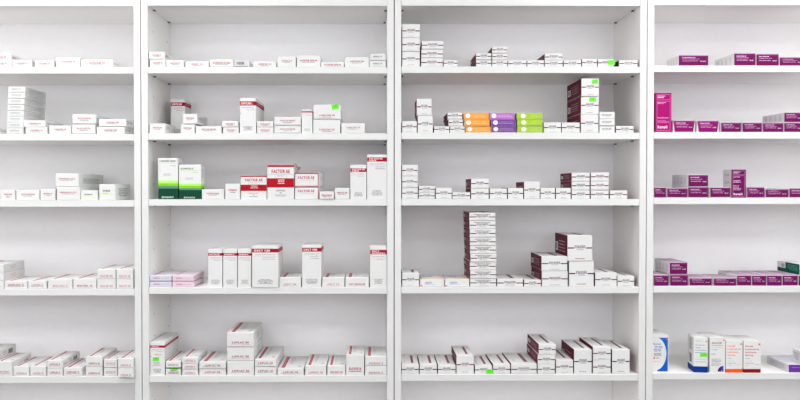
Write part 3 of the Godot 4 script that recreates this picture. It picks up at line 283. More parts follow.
	carton("medicine_carton", "maroon", "DOLOSED", Vector3(0.7405, 1.2405, -0.0035), Vector3(0.0899, 0.0927, 0.19), 0.16, "maroon-striped white carton, bulkiest pair, upper of two, fourth shelf, maroon bay", "maroon-striped white cartons on the fourth shelf of the maroon bay")
	carton("medicine_carton", "maroon", "DOLOSED", Vector3(0.8356, 1.1478, -0.0055), Vector3(0.0784, 0.0501, 0.16), -0.20, "maroon-striped white carton, single after the bulkiest, fourth shelf, maroon bay", "maroon-striped white cartons on the fourth shelf of the maroon bay")
	carton("medicine_carton", "maroon", "DOLOSED", Vector3(0.9081, 1.1478, -0.0057), Vector3(0.0610, 0.0385, 0.18), 0.05, "maroon-striped white carton, last of its row, fourth shelf, maroon bay", "maroon-striped white cartons on the fourth shelf of the maroon bay")
	carton("medicine_carton", "maroon", "DOLOSED", Vector3(0.1274, 0.8311, -0.0030), Vector3(0.0619, 0.0342, 0.18), -0.20, "maroon-striped white carton, first by the post, lowest shelf, maroon bay", "maroon-striped white cartons on the lowest shelf of the maroon bay")
	carton("medicine_carton", "maroon", "DOLOSED", Vector3(0.1931, 0.8311, -0.0037), Vector3(0.0623, 0.0342, 0.18), -0.22, "maroon-striped white carton, second from the post, lowest shelf, maroon bay", "maroon-striped white cartons on the lowest shelf of the maroon bay")
	carton("medicine_carton", "maroon", "DOLOSED", Vector3(0.2598, 0.8311, -0.0056), Vector3(0.0638, 0.0328, 0.19), -0.15, "maroon-striped white carton, just before the raised one, lowest shelf, maroon bay", "maroon-striped white cartons on the lowest shelf of the maroon bay")
	carton("medicine_carton", "maroon", "DOLOSED", Vector3(0.3264, 0.8311, -0.0069), Vector3(0.0627, 0.0662, 0.18), 0.15, "maroon-striped white carton, raised, twice its neighbours, lowest shelf, maroon bay", "maroon-striped white cartons on the lowest shelf of the maroon bay")
	carton("medicine_carton", "maroon", "DOLOSED", Vector3(0.3931, 0.8311, -0.0067), Vector3(0.0627, 0.0292, 0.19), -0.23, "maroon-striped white carton, green-stickered, lowest shelf, maroon bay", "maroon-striped white cartons on the lowest shelf of the maroon bay", {"sticker": [0.0212, 0.0092, 0.0246, 0.0156, 0]})
	carton("medicine_carton", "maroon", "DOLOSED", Vector3(0.4588, 0.8311, -0.0042), Vector3(0.0623, 0.0342, 0.19), 0.22, "maroon-striped white carton, just after the green sticker, lowest shelf, maroon bay", "maroon-striped white cartons on the lowest shelf of the maroon bay")
	carton("medicine_carton", "maroon", "DOLOSED", Vector3(0.5391, 0.8311, -0.0034), Vector3(0.0927, 0.0371, 0.2), 0.17, "maroon-striped white carton, widest of its row, lowest shelf, maroon bay", "maroon-striped white cartons on the lowest shelf of the maroon bay")
	carton("medicine_carton", "maroon", "DOLOSED", Vector3(0.6202, 0.8311, -0.0035), Vector3(0.0624, 0.0335, 0.205), -0.08, "maroon-striped white carton, dark-sided three-high stack, bottom of three, lowest shelf, maroon bay", "maroon-striped white cartons on the lowest shelf of the maroon bay")
	carton("medicine_carton", "maroon", "DOLOSED", Vector3(0.6209, 0.8652, -0.0066), Vector3(0.0624, 0.0357, 0.205), -0.16, "maroon-striped white carton, dark-sided three-high stack, middle of three, lowest shelf, maroon bay", "maroon-striped white cartons on the lowest shelf of the maroon bay")
	carton("medicine_carton", "maroon", "DOLOSED", Vector3(0.6245, 0.9015, -0.0064), Vector3(0.0624, 0.0364, 0.205), 0.17, "maroon-striped white carton, dark-sided three-high stack, top of three, lowest shelf, maroon bay", "maroon-striped white cartons on the lowest shelf of the maroon bay")
	carton("medicine_carton", "maroon", "DOLOSED", Vector3(0.6866, 0.8311, -0.0052), Vector3(0.0624, 0.0510, 0.2), -0.07, "maroon-striped white carton, single after three-high stack, lowest shelf, maroon bay", "maroon-striped white cartons on the lowest shelf of the maroon bay")
	carton("medicine_carton", "maroon", "DOLOSED", Vector3(0.7532, 0.8311, -0.0047), Vector3(0.0639, 0.0880, 0.19), 0.14, "maroon-striped white carton, block before the thick pair, lowest shelf, maroon bay", "maroon-striped white cartons on the lowest shelf of the maroon bay")
	carton("medicine_carton", "maroon", "DOLOSED", Vector3(0.8218, 0.8311, -0.0049), Vector3(0.0646, 0.0495, 0.19), -0.17, "maroon-striped white carton, thick pair, lower of two, lowest shelf, maroon bay", "maroon-striped white cartons on the lowest shelf of the maroon bay")
	carton("medicine_carton", "maroon", "DOLOSED", Vector3(0.8222, 0.8812, -0.0061), Vector3(0.0646, 0.0474, 0.19), 0.11, "maroon-striped white carton, thick pair, upper of two, lowest shelf, maroon bay", "maroon-striped white cartons on the lowest shelf of the maroon bay")
	carton("medicine_carton", "maroon", "DOLOSED", Vector3(0.8910, 0.8311, -0.0045), Vector3(0.0639, 0.0880, 0.18), -0.17, "maroon-striped white carton, block by the side panel, lowest shelf, maroon bay", "maroon-striped white cartons on the lowest shelf of the maroon bay")
	carton("medicine_carton", "purple", "GANAPRIDE", Vector3(1.1487, 1.9454, -0.0058), Vector3(0.1075, 0.0390, 0.115), -0.02, "purple carton, widest, standing alone, top shelf, purple bay", "purple cartons on the top shelf of the purple bay")
	carton("medicine_carton", "purple", "GANAPRIDE", Vector3(1.3338, 1.9454, -0.0060), Vector3(0.0771, 0.0462, 0.16), -0.20, "purple carton, white side showing, after the gap, top shelf, purple bay", "purple cartons on the top shelf of the purple bay")
	carton("medicine_carton", "purple", "GANAPRIDE", Vector3(1.4152, 1.9454, -0.0039), Vector3(0.0814, 0.0433, 0.16), 0.07, "purple carton, middle of the row end, top shelf, purple bay", "purple cartons on the top shelf of the purple bay")
	carton("medicine_carton", "purple", "GANAPRIDE", Vector3(1.5059, 1.9454, -0.0065), Vector3(0.0909, 0.0318, 0.16), -0.03, "purple carton, low, cut by photo edge, top shelf, purple bay", "purple cartons on the top shelf of the purple bay")
	carton("upright_carton", "magenta", "GANAPRIDE", Vector3(1.0408, 1.7060, -0.0066), Vector3(0.0589, 0.1435, 0.11), -0.08, "tall magenta carton, beside the post, second shelf, purple bay", "tall magenta cartons on the second shelf of the purple bay")
	carton("medicine_carton", "flap", "GANAPRIDE", Vector3(1.1152, 1.7060, -0.0045), Vector3(0.0792, 0.0434, 0.12), -0.05, "purple carton, tapered front flap, beside the tall magenta one, second shelf, purple bay", "purple cartons on the second shelf of the purple bay")
	carton("medicine_carton", "flap", "GANAPRIDE", Vector3(1.2030, 1.7060, -0.0068), Vector3(0.0793, 0.0427, 0.12), 0.03, "purple carton, tapered front flap, second from tall magenta one, second shelf, purple bay", "purple cartons on the second shelf of the purple bay")
	carton("medicine_carton", "purple", "GANAPRIDE", Vector3(1.2846, 1.7060, -0.0034), Vector3(0.0719, 0.0354, 0.16), 0.07, "purple carton, just after the tapered flaps, second shelf, purple bay", "purple cartons on the second shelf of the purple bay")
	carton("medicine_carton", "purple", "GANAPRIDE", Vector3(1.3612, 1.7060, -0.0040), Vector3(0.0698, 0.0351, 0.16), -0.17, "purple carton, midway between flaps and stack, second shelf, purple bay", "purple cartons on the second shelf of the purple bay")
	carton("medicine_carton", "purple", "GANAPRIDE", Vector3(1.4377, 1.7060, -0.0056), Vector3(0.0735, 0.0347, 0.16), -0.24, "purple carton, under the white stack side, second shelf, purple bay", "purple cartons on the second shelf of the purple bay")
	carton("medicine_carton", "purple", "GANAPRIDE", Vector3(1.5107, 1.7060, -0.0039), Vector3(0.0677, 0.0347, 0.155), -0.14, "purple carton, stack at photo edge, lower of two, second shelf, purple bay", "purple cartons on the second shelf of the purple bay")
	carton("medicine_carton", "purple", "GANAPRIDE", Vector3(1.5113, 1.7413, -0.0051), Vector3(0.0677, 0.0365, 0.155), 0.14, "purple carton, stack at photo edge, upper of two, second shelf, purple bay", "purple cartons on the second shelf of the purple bay")
	carton("medicine_carton", "purple", "GANAPRIDE", Vector3(1.0294, 1.4696, -0.0054), Vector3(0.0426, 0.0384, 0.16), 0.02, "purple carton, narrow, against the post, middle shelf, purple bay", "purple cartons on the middle shelf of the purple bay")
	carton("medicine_carton", "purple", "GANAPRIDE", Vector3(1.0912, 1.4696, -0.0038), Vector3(0.0726, 0.0355, 0.16), -0.21, "purple carton, just before the pair, middle shelf, purple bay", "purple cartons on the middle shelf of the purple bay")
	carton("medicine_carton", "purple", "GANAPRIDE", Vector3(1.1683, 1.4696, -0.0063), Vector3(0.0727, 0.0399, 0.15), -0.24, "purple carton, white-sided pair, lower of two, middle shelf, purple bay", "purple cartons on the middle shelf of the purple bay")
	carton("medicine_carton", "purple", "GANAPRIDE", Vector3(1.1683, 1.5101, -0.0063), Vector3(0.0727, 0.0435, 0.15), 0.20, "purple carton, white-sided pair, upper of two, middle shelf, purple bay", "purple cartons on the middle shelf of the purple bay")
	carton("medicine_carton", "purple", "GANAPRIDE", Vector3(1.2467, 1.4696, -0.0033), Vector3(0.0726, 0.0384, 0.16), -0.14, "purple carton, between pair and upright, middle shelf, purple bay", "purple cartons on the middle shelf of the purple bay")
	carton("upright_carton", "uprightp", "GANAPRIDE", Vector3(1.3147, 1.4696, -0.0063), Vector3(0.0524, 0.1028, 0.066), 0.07, "purple upright carton, white side, standing on end, middle shelf, purple bay", "purple upright cartons on the middle shelf of the purple bay")
	carton("medicine_carton", "purple", "GANAPRIDE", Vector3(1.3769, 1.4696, -0.0060), Vector3(0.0626, 0.0392, 0.16), -0.08, "purple carton, just after the upright, middle shelf, purple bay", "purple cartons on the middle shelf of the purple bay")
	carton("medicine_carton", "purple", "GANAPRIDE", Vector3(1.4538, 1.4696, -0.0054), Vector3(0.0822, 0.0319, 0.16), -0.19, "purple carton, widest, pale rim above, middle shelf, purple bay", "purple cartons on the middle shelf of the purple bay")
	carton("medicine_carton", "purple", "GANAPRIDE", Vector3(1.5323, 1.4696, -0.0063), Vector3(0.0670, 0.0348, 0.16), 0.16, "purple carton, cut by photo edge, middle shelf, purple bay", "purple cartons on the middle shelf of the purple bay")
	carton("medicine_carton", "purple", "GANAPRIDE", Vector3(1.0348, 1.1502, -0.0038), Vector3(0.0527, 0.0407, 0.15), -0.02, "purple carton, under the white side, by post, fourth shelf, purple bay", "purple cartons on the fourth shelf of the purple bay")
	carton("medicine_carton", "purple", "GANAPRIDE", Vector3(1.1000, 1.1502, -0.0059), Vector3(0.0647, 0.0414, 0.15), -0.08, "purple carton, pair near the post, lower of two, fourth shelf, purple bay", "purple cartons on the fourth shelf of the purple bay")
	carton("medicine_carton", "purple", "GANAPRIDE", Vector3(1.0978, 1.1923, -0.0041), Vector3(0.0647, 0.0443, 0.15), 0.03, "purple carton, pair near the post, upper of two, fourth shelf, purple bay", "purple cartons on the fourth shelf of the purple bay")
	carton("medicine_carton", "purple", "GANAPRIDE", Vector3(1.1792, 1.1502, -0.0059), Vector3(0.0803, 0.0291, 0.12), 0.07, "purple carton, first wide low one, fourth shelf, purple bay", "purple cartons on the fourth shelf of the purple bay")
	carton("medicine_carton", "purple", "GANAPRIDE", Vector3(1.2670, 1.1502, -0.0054), Vector3(0.0814, 0.0291, 0.12), -0.07, "purple carton, second wide low one, fourth shelf, purple bay", "purple cartons on the fourth shelf of the purple bay")
	carton("medicine_carton", "purple", "GANAPRIDE", Vector3(1.3373, 1.1502, -0.0070), Vector3(0.0514, 0.0393, 0.155), -0.03, "purple carton, first of the close row, fourth shelf, purple bay", "purple cartons on the fourth shelf of the purple bay")
	carton("medicine_carton", "purple", "GANAPRIDE", Vector3(1.3897, 1.1502, -0.0033), Vector3(0.0517, 0.0393, 0.155), -0.17, "purple carton, second of the close row, fourth shelf, purple bay", "purple cartons on the fourth shelf of the purple bay")
	carton("medicine_carton", "purple", "GANAPRIDE", Vector3(1.4470, 1.1502, -0.0067), Vector3(0.0539, 0.0393, 0.155), 0.19, "purple carton, beneath the teal back end, fourth shelf, purple bay", "purple cartons on the fourth shelf of the purple bay")
	carton("medicine_carton", "purple", "GANAPRIDE", Vector3(1.5045, 1.1502, -0.0069), Vector3(0.0554, 0.0393, 0.155), 0.22, "purple carton, beneath the teal front end, fourth shelf, purple bay", "purple cartons on the fourth shelf of the purple bay")
	carton("medicine_carton", "purple", "GANAPRIDE", Vector3(1.5599, 1.1502, -0.0051), Vector3(0.0517, 0.0393, 0.155), 0.22, "purple carton, at photo edge, under teal, fourth shelf, purple bay", "purple cartons on the fourth shelf of the purple bay")
	carton("medicine_carton", "teal", "ZOLVER", Vector3(1.5681, 1.1904, -0.0066), Vector3(0.0587, 0.0371, 0.155), -0.01, "white and teal carton, lying on purple cartons, fourth shelf, purple bay", "white and teal cartons on the fourth shelf of the purple bay")
	carton("upright_carton", "bluecurve", "TORVAST 10 MG", Vector3(1.0381, 0.8352, -0.0165), Vector3(0.0592, 0.1351, 0.12), 0.00, "white carton with blue curve, against the post, lowest shelf, purple bay", "white cartons with blue curve on the lowest shelf of the purple bay")
	carton("upright_carton", "bluebase", "ENALAPRIL", Vector3(1.1809, 0.8352, -0.0067), Vector3(0.0495, 0.1281, 0.08), -8.00, "white carton with blue base, green-stickered, lowest shelf, purple bay", "white cartons with blue base on the lowest shelf of the purple bay", {"sticker": [0.0105, 0.0649, 0.0261, 0.0142, 0]})
	carton("upright_carton", "quarter", "DOLOCORT", Vector3(1.2405, 0.8352, -0.0037), Vector3(0.0564, 0.1287, 0.11), 0.11, "white carton, dark red print, between blue and orange ones, lowest shelf, purple bay", "white cartons on the lowest shelf of the purple bay")
	carton("upright_carton", "orbase", "Flucida", Vector3(1.3020, 0.8352, -0.0042), Vector3(0.0607, 0.1171, 0.11), 0.07, "white carton with orange base, beside the dark-red-based one, lowest shelf, purple bay", "white cartons with orange base on the lowest shelf of the purple bay")
	carton("upright_carton", "redbase", "Flucida", Vector3(1.3668, 0.8352, -0.0032), Vector3(0.0625, 0.1164, 0.11), -0.11, "white carton with dark red base, last of the upright four, lowest shelf, purple bay", "white cartons with dark red base on the lowest shelf of the purple bay")
	carton("medicine_carton", "violetflat", "", Vector3(1.5530, 0.8352, -0.0047), Vector3(0.1061, 0.0292, 0.155), 0.12, "flat violet-fronted white carton, under its twin, lowest shelf, purple bay", "flat violet-fronted white cartons on the lowest shelf of the purple bay")
	carton("medicine_carton", "violetflat", "", Vector3(1.5891, 0.8652, -0.0040), Vector3(0.0913, 0.0467, 0.055), -0.20, "flat violet-fronted white carton, on its twin, cut by photo edge, lowest shelf, purple bay", "flat violet-fronted white cartons on the lowest shelf of the purple bay")
	for i in pages.size():
		page_mats[i].albedo_texture = ImageTexture.create_from_image(pages[i])

# ------------------------------------------------------------------ naming
func numbered(called: String) -> String:
	if not taken.has(called):
		taken[called] = 0
		return called
	taken[called] += 1
	return "%s_%03d" % [called, taken[called]]

func put(called: String, m: Mesh, mat: Material, parent: Node, at := Vector3.ZERO) -> MeshInstance3D:
	var o := MeshInstance3D.new()
	o.name = numbered(called) if parent == self else called
	o.mesh = m
	o.material_override = mat
	o.position = at
	parent.add_child(o, true)
	return o

func thing(called: String, label: String, category: String, at: Vector3, group := "") -> Node3D:
	var o := Node3D.new()
	o.name = numbered(called)
	o.position = at
	add_child(o, true)
	o.set_meta("label", label)
	o.set_meta("category", category)
	if group != "":
		o.set_meta("group", group)
	return o

func structure(called: String, m: Mesh, mat: Material, at: Vector3, label: String, category: String) -> MeshInstance3D:
	var o := put(called, m, mat, self, at)
	o.set_meta("kind", "structure")
	o.set_meta("label", label)
	o.set_meta("category", category)
	return o

# ------------------------------------------------------------------ meshes
# one triangle, turned so that its front looks along n
func tri(st: SurfaceTool, a: Vector3, b: Vector3, c: Vector3, ua: Vector2, ub: Vector2, uc: Vector2, n: Vector3):
	if (b - a).cross(c - a).dot(n) > 0.0:
		var t := b
		b = c
		c = t
		var s := ub
		ub = uc
		uc = s
	st.set_normal(n)
	st.set_uv(ua)
	st.add_vertex(a)
	st.set_normal(n)
	st.set_uv(ub)
	st.add_vertex(b)
	st.set_normal(n)
	st.set_uv(uc)
	st.add_vertex(c)

func quad(st: SurfaceTool, p: Array, u: Array, n: Vector3):
	tri(st, p[0], p[1], p[2], u[0], u[1], u[2], n)
	tri(st, p[0], p[2], p[3], u[0], u[2], u[3], n)

# a box with chamfered edges, origin at the middle of its base front edge when `front_base`; rects: uv areas +x -x +y -y +z -z
func chamfered(size: Vector3, c: float, rects := [], front_base := false, taper := 0.0) -> ArrayMesh:
	var key := "%s|%.5f|%s|%s|%.4f" % [size, c, rects, front_base, taper]
	if meshes.has(key):
		return meshes[key]
	var st := SurfaceTool.new()
	st.begin(Mesh.PRIMITIVE_TRIANGLES)
	var h := size * 0.5
	var off := Vector3(0, h.y, -h.z) if front_base else Vector3.ZERO
	var axes := [Vector3.RIGHT, Vector3.LEFT, Vector3.UP, Vector3.DOWN, Vector3.BACK, Vector3.FORWARD]
	var us := [Vector3.FORWARD, Vector3.BACK, Vector3.RIGHT, Vector3.RIGHT, Vector3.RIGHT, Vector3.LEFT]
	var vs := [Vector3.UP, Vector3.UP, Vector3.FORWARD, Vector3.BACK, Vector3.UP, Vector3.UP]
	var uvs := []
	for f in 6:
		var n: Vector3 = axes[f]
		var u: Vector3 = us[f]
		var v: Vector3 = vs[f]
		var r: Rect2 = rects[f] if rects.size() == 6 else Rect2(0, 0, 1, 1)
		var hn := absf(n.dot(h))
		var hu := absf(u.dot(h)) - c
		var hv := absf(v.dot(h)) - c
		var p := []
		var q := []
		for s in [[-1, -1], [1, -1], [1, 1], [-1, 1]]:
			p.append(bent(n * hn + u * hu * s[0] + v * hv * s[1], taper, h) + off)
			q.append(r.position + Vector2((s[0] + 1) * 0.5, (1 - s[1]) * 0.5) * r.size)
		quad(st, p, q, n)
		uvs.append([r, n, u, v, hu, hv])
	if c > 0.0:
		for a in [4, 0, 1, 2, 5, 3]:
			for b in [4, 0, 1, 2, 5, 3]:
				if [4, 0, 1, 2, 5, 3].find(b) <= [4, 0, 1, 2, 5, 3].find(a) or absf(axes[a].dot(axes[b])) > 0.5:
					continue
				var t: Vector3 = axes[a].cross(axes[b])
				var ha := absf(axes[a].dot(h))
				var hb := absf(axes[b].dot(h))
				var ht := absf(t.dot(h)) - c
				var a1: Vector3 = axes[a] * ha + axes[b] * (hb - c)
				var b1: Vector3 = axes[b] * hb + axes[a] * (ha - c)
				var info: Array = uvs[a]
				var p := [a1 - t * ht, a1 + t * ht, b1 + t * ht, b1 - t * ht]
				var q := []
				for e in [p[0], p[1], p[1], p[0]]:
					q.append(info[0].position + Vector2(0.5 + 0.499 * e.dot(info[2]) / info[4], 0.5 - 0.499 * e.dot(info[3]) / info[5]) * info[0].size)
				for k in 4:
					p[k] = bent(p[k], taper, h) + off
				quad(st, p, q, (axes[a] + axes[b]).normalized())
		for sx in [-1, 1]:
			for sy in [-1, 1]:
				for sz in [-1, 1]:
					var k := Vector3(sx, sy, sz)
					var r: Rect2 = uvs[4][0] if sz > 0 else uvs[5][0]
					var w: Vector2 = r.position + r.size * Vector2(0.5 + 0.498 * sx, 0.5 - 0.498 * sy)
					tri(st, bent(k * (h - Vector3(0, c, c)), taper, h) + off, bent(k * (h - Vector3(c, 0, c)), taper, h) + off, bent(k * (h - Vector3(c, c, 0)), taper, h) + off, w, w, w, k.normalized())
	meshes[key] = st.commit()
	return meshes[key]

func bent(p: Vector3, taper: float, h: Vector3) -> Vector3:
	return Vector3(p.x * (1.0 - taper * (0.5 - 0.5 * p.y / h.y)), p.y, p.z)

# ------------------------------------------------------------------ plain materials
func plain(c: Color, rough := 0.5) -> StandardMaterial3D:
	var m := StandardMaterial3D.new()
	m.albedo_color = c
	m.roughness = rough
	return m

func grainy(c: Color, rough: float, amount: float, freq: float, rep := 3.0) -> StandardMaterial3D:
	var m := plain(c, rough)
	var n := FastNoiseLite.new()
	n.noise_type = FastNoiseLite.TYPE_SIMPLEX_SMOOTH
	n.seed = 5
	n.frequency = freq
	n.fractal_octaves = 4
	var t := NoiseTexture2D.new()
	t.noise = n
	t.width = 512
	t.height = 512
	t.seamless = true
	var ramp := Gradient.new()
	ramp.colors = PackedColorArray([Color.WHITE.darkened(amount), Color.WHITE])
	t.color_ramp = ramp
	m.albedo_texture = t
	m.uv1_triplanar = true
	m.uv1_world_triplanar = true
	m.uv1_scale = Vector3.ONE * rep
	return m

func materials():
	mat_board = grainy(Color(0.99, 0.984, 0.99), 0.5, 0.012, 0.02, 2.0)
	mat_shelf = grainy(Color(0.99, 0.984, 0.977), 0.45, 0.01, 0.03, 4.0)
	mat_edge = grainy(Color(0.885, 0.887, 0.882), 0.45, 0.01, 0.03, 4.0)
	mat_pin = plain(Color(0.46, 0.46, 0.45), 0.4)
	mat_pin.metallic = 0.5
	mat_brown = plain(Color(0.33, 0.16, 0.15), 0.7)
	mat_sticker = plain(Color(0.42, 0.90, 0.20), 0.6)
	var im := Image.create(96, 64, false, Image.FORMAT_RGB8)
	im.fill(Color.WHITE)
	dashes(im, Rect2i(24, 18, 50, 12), Color(0.35, 0.55, 0.35), 1)
	dashes(im, Rect2i(18, 38, 60, 7), Color(0.6, 0.75, 0.6), 1)
	mat_sticker.albedo_texture = ImageTexture.create_from_image(im)

# ------------------------------------------------------------------ the room
func room():
	var paint := grainy(Color(0.95, 0.95, 0.95), 0.8, 0.03, 0.02, 1.0)
	var lino := grainy(Color(0.19, 0.16, 0.145), 0.3, 0.06, 0.03, 1.5)
	var x0 := -5.0
	var x1 := 5.2
	var z1 := 3.9
	var mx := (x0 + x1) * 0.5
	structure("floor", chamfered(Vector3(x1 - x0 + 0.4, 0.2, z1 + 0.9), 0.0), lino, Vector3(mx, -0.1, z1 * 0.5 - 0.15), "dark brown smooth floor in front of the shelving", "floor")
	structure("ceiling", chamfered(Vector3(x1 - x0 + 0.4, 0.2, z1 + 0.9), 0.0), paint, Vector3(mx, 3.03, z1 * 0.5 - 0.15), "flat white ceiling above the shelving", "ceiling")
	structure("wall_back", chamfered(Vector3(x1 - x0 + 0.4, 2.93, 0.2), 0.0), paint, Vector3(mx, 1.465, -0.43), "white painted wall behind the shelving bays", "wall")
	structure("wall_front", chamfered(Vector3(x1 - x0 + 0.4, 2.93, 0.2), 0.0), paint, Vector3(mx, 1.465, z1 + 0.1), "white painted wall facing the shelving bays", "wall")
	structure("wall_left", chamfered(Vector3(0.2, 2.93, z1 + 0.33), 0.0), paint, Vector3(x0 - 0.1, 1.465, z1 * 0.5 - 0.165), "white painted side wall by the white bay", "wall")
	structure("wall_right", chamfered(Vector3(0.2, 2.93, z1 + 0.33), 0.0), paint, Vector3(x1 + 0.1, 1.465, z1 * 0.5 - 0.165), "white painted side wall by the purple bay", "wall")

func ceiling_light(at: Vector3, energy: float):
	var t := thing("ceiling_light", "flat square glowing ceiling panel, above the %s" % ["corner by the white bay", "green-carton bay", "maroon bay", "corner by the purple bay", "room corner facing the white bay", "window facing the green-carton bay", "window facing the maroon bay", "room corner facing the purple bay"][ceilings], "ceiling light", at, "ceiling light panels")
	ceilings += 1
	put("frame", chamfered(Vector3(1.0, 0.03, 1.0), 0.004), plain(Color(0.9, 0.9, 0.9), 0.4), t, Vector3(0, 0.015, 0))
	var glow := plain(Color(0.95, 0.95, 0.95), 0.6)
	glow.emission_enabled = true
	glow.emission = Color(1, 1, 1)
	glow.emission_energy_multiplier = 1.0
	put("diffuser", chamfered(Vector3(0.94, 0.012, 0.94), 0.002), glow, t, Vector3(0, -0.004, 0))
	var l := AreaLight3D.new()
	l.name = "panel_light"
	l.area_size = Vector2(0.9, 0.9)
	l.light_color = Color(1, 1, 1)
	l.light_energy = energy
	l.shadow_enabled = true
	l.rotation_degrees = Vector3(-90, 0, 0)
	l.position = Vector3(0, -0.02, 0)
	t.add_child(l)

func shop_window(at: Vector3, size: Vector2, energy: float):
	var t := Node3D.new()
	t.name = "window_1"
	t.position = at
	add_child(t)
	t.set_meta("kind", "structure")
	t.set_meta("label", "wide frosted daylight window opposite the shelving bays")
	t.set_meta("category", "window")
	var glow := plain(Color(0.9, 0.92, 0.95), 0.6)
	glow.emission_enabled = true
	glow.emission = Color(1, 1, 1)
	glow.emission_energy_multiplier = 1.0
	for k in 4:
		put("pane", chamfered(Vector3(size.x / 4.0 - 0.05, size.y, 0.01), 0.0), glow, t, Vector3((k - 1.5) * size.x / 4.0, 0, 0))
	for k in 5:
		put("mullion", chamfered(Vector3(0.06, size.y + 0.1, 0.05), 0.004), plain(Color(0.9, 0.9, 0.9), 0.4), t, Vector3((k - 2) * size.x / 4.0, 0, -0.005))
	for k in [-1, 1]:
		put("rail", chamfered(Vector3(size.x + 0.1, 0.06, 0.052), 0.004), plain(Color(0.9, 0.9, 0.9), 0.4), t, Vector3(0, k * (size.y * 0.5 + 0.02), -0.005))
	var l := AreaLight3D.new()
	l.name = "daylight"
	l.area_size = size
	l.light_color = Color(1, 1, 1)
	l.light_energy = energy
	l.shadow_enabled = true
	l.rotation_degrees = Vector3(0, 0, 0)
	l.position = Vector3(0, 0, -0.05)
	t.add_child(l)

# ------------------------------------------------------------------ shelving
func shelving(n: int, x0: float, x1: float, tops: Array):
	var looks := ["", "white shelving bay stocked with white cartons, no green or purple", "white shelving bay holding the two green cartons", "white shelving bay stocked with maroon-striped cartons", "white shelving bay stocked with purple cartons"]
	var w := 0.0236
	var g := 0.0016
	var mid := (x0 + x1) * 0.5
	var t := thing("shelving_unit", looks[n], "shelving", Vector3(mid, 0, 0), "white shelving bays")
	var half := (x1 - x0) * 0.5 - g
	var height := 2.52
	for s in [-1, 1]:
		var p := put("side_panel", chamfered(Vector3(w, height, 0.31), 0.0004), mat_shelf, t, Vector3(s * (half - w * 0.5), height * 0.5, -0.157))
		put("edge_band", chamfered(Vector3(w, height, 0.002), 0.0008), mat_edge, p, Vector3(0, 0, 0.156))
		if n == 2 and s == -1 or n == 3 and s == 1:
			for k in 24:
				for zz in [-0.068, -0.262]:
					var hole := CylinderMesh.new()
					hole.top_radius = 0.0024
					hole.bottom_radius = 0.0024
					hole.height = 0.001
					hole.radial_segments = 10
					hole.rings = 1
					if n == 3:
						continue
					var o := put("pin_hole", hole, mat_pin, p, Vector3(-s * w * 0.5, 0.3226 + k * 0.0798 - height * 0.5, zz + 0.157))
					o.rotation_degrees = Vector3(0, 0, 90)
	if n == 3:
		put("joint_strip", chamfered(Vector3(0.0028, height - 0.02, 0.02), 0.0002), mat_brown, t, Vector3(-half - 0.0015, height * 0.5, -0.0125))
	var inner := half - w
	put("back_panel", chamfered(Vector3(inner * 2.0 - 0.001, height - 0.1, 0.006), 0.0), mat_board, t, Vector3(0, height * 0.5 + 0.04, -0.305))
	put("plinth", chamfered(Vector3(inner * 2.0 - 0.001, 0.07, 0.018), 0.001), mat_edge, t, Vector3(0, 0.036, -0.03))
	put("top_board", chamfered(Vector3(inner * 2.0 - 0.001, 0.0234, 0.302), 0.0012), mat_edge, t, Vector3(0, height - 0.012, -0.151))
	var all := tops.duplicate()
	all.append(0.46)
	all.append(0.095)
	for y in all:
		var sh := put("shelf", chamfered(Vector3(inner * 2.0 - 0.0016, 0.0234, 0.299), 0.0004), mat_shelf, t, Vector3(0, y - 0.0117, -0.1522))
		put("edge_band", chamfered(Vector3(inner * 2.0 - 0.0016, 0.0234, 0.002), 0.0008), mat_edge, sh, Vector3(0, 0, 0.1505))
		for s in [-1, 1]:
			for zz in [-0.068, -0.268]:
				put("shelf_pin", chamfered(Vector3(0.009, 0.0045, 0.011), 0.001), mat_pin, sh, Vector3(s * (inner - 0.0052), -0.01395, zz + 0.1522))

# ------------------------------------------------------------------ print
func sheet(bold: bool) -> Dictionary:
	if sheets.has(bold):
		return sheets[bold]
	var ts = TextServerManager.get_primary_interface()
	var f := SystemFont.new()
	f.font_names = PackedStringArray(["Droid Sans"])
	f.font_weight = 700 if bold else 400
	var rid: RID = f.get_rids()[0]
	var size := Vector2i(40, 0)
	ts.font_render_range(rid, size, 32, 127)
	var d := {"ts": ts, "rid": rid, "size": size, "keep": f, "pics": []}
	for i in ts.font_get_texture_count(rid, size):
		var im: Image = ts.font_get_texture_image(rid, size, i)
		im = im.duplicate()
		im.convert(Image.FORMAT_RGBA8)
		d.pics.append(im)
	sheets[bold] = d
	return d

# a word as a picture whose alpha is the ink, cropped to capital height
func word(s: String, bold: bool) -> Image:
	var key := s + ("#" if bold else "")
	if words.has(key):
		return words[key]
	var d := sheet(bold)
	var im := Image.create(40 * s.length() + 20, 60, false, Image.FORMAT_RGBA8)
	im.fill(Color(1, 1, 1, 0))
	var pen := 2.0
	for i in s.length():
		var g: int = d.ts.font_get_glyph_index(d.rid, d.size.x, s.unicode_at(i), 0)
		var r: Rect2 = d.ts.font_get_glyph_uv_rect(d.rid, d.size, g)
		var o: Vector2 = d.ts.font_get_glyph_offset(d.rid, d.size, g)
		var page: int = d.ts.font_get_glyph_texture_idx(d.rid, d.size, g)
		if page >= 0 and r.size.x > 0:
			im.blend_rect(d.pics[page], Rect2i(r), Vector2i(int(pen + o.x), int(42 + o.y)))
		pen += d.ts.font_get_glyph_advance(d.rid, d.size.x, g).x
	im = im.get_region(Rect2i(0, 10, int(pen) + 2, 35))
	words[key] = im
	return im

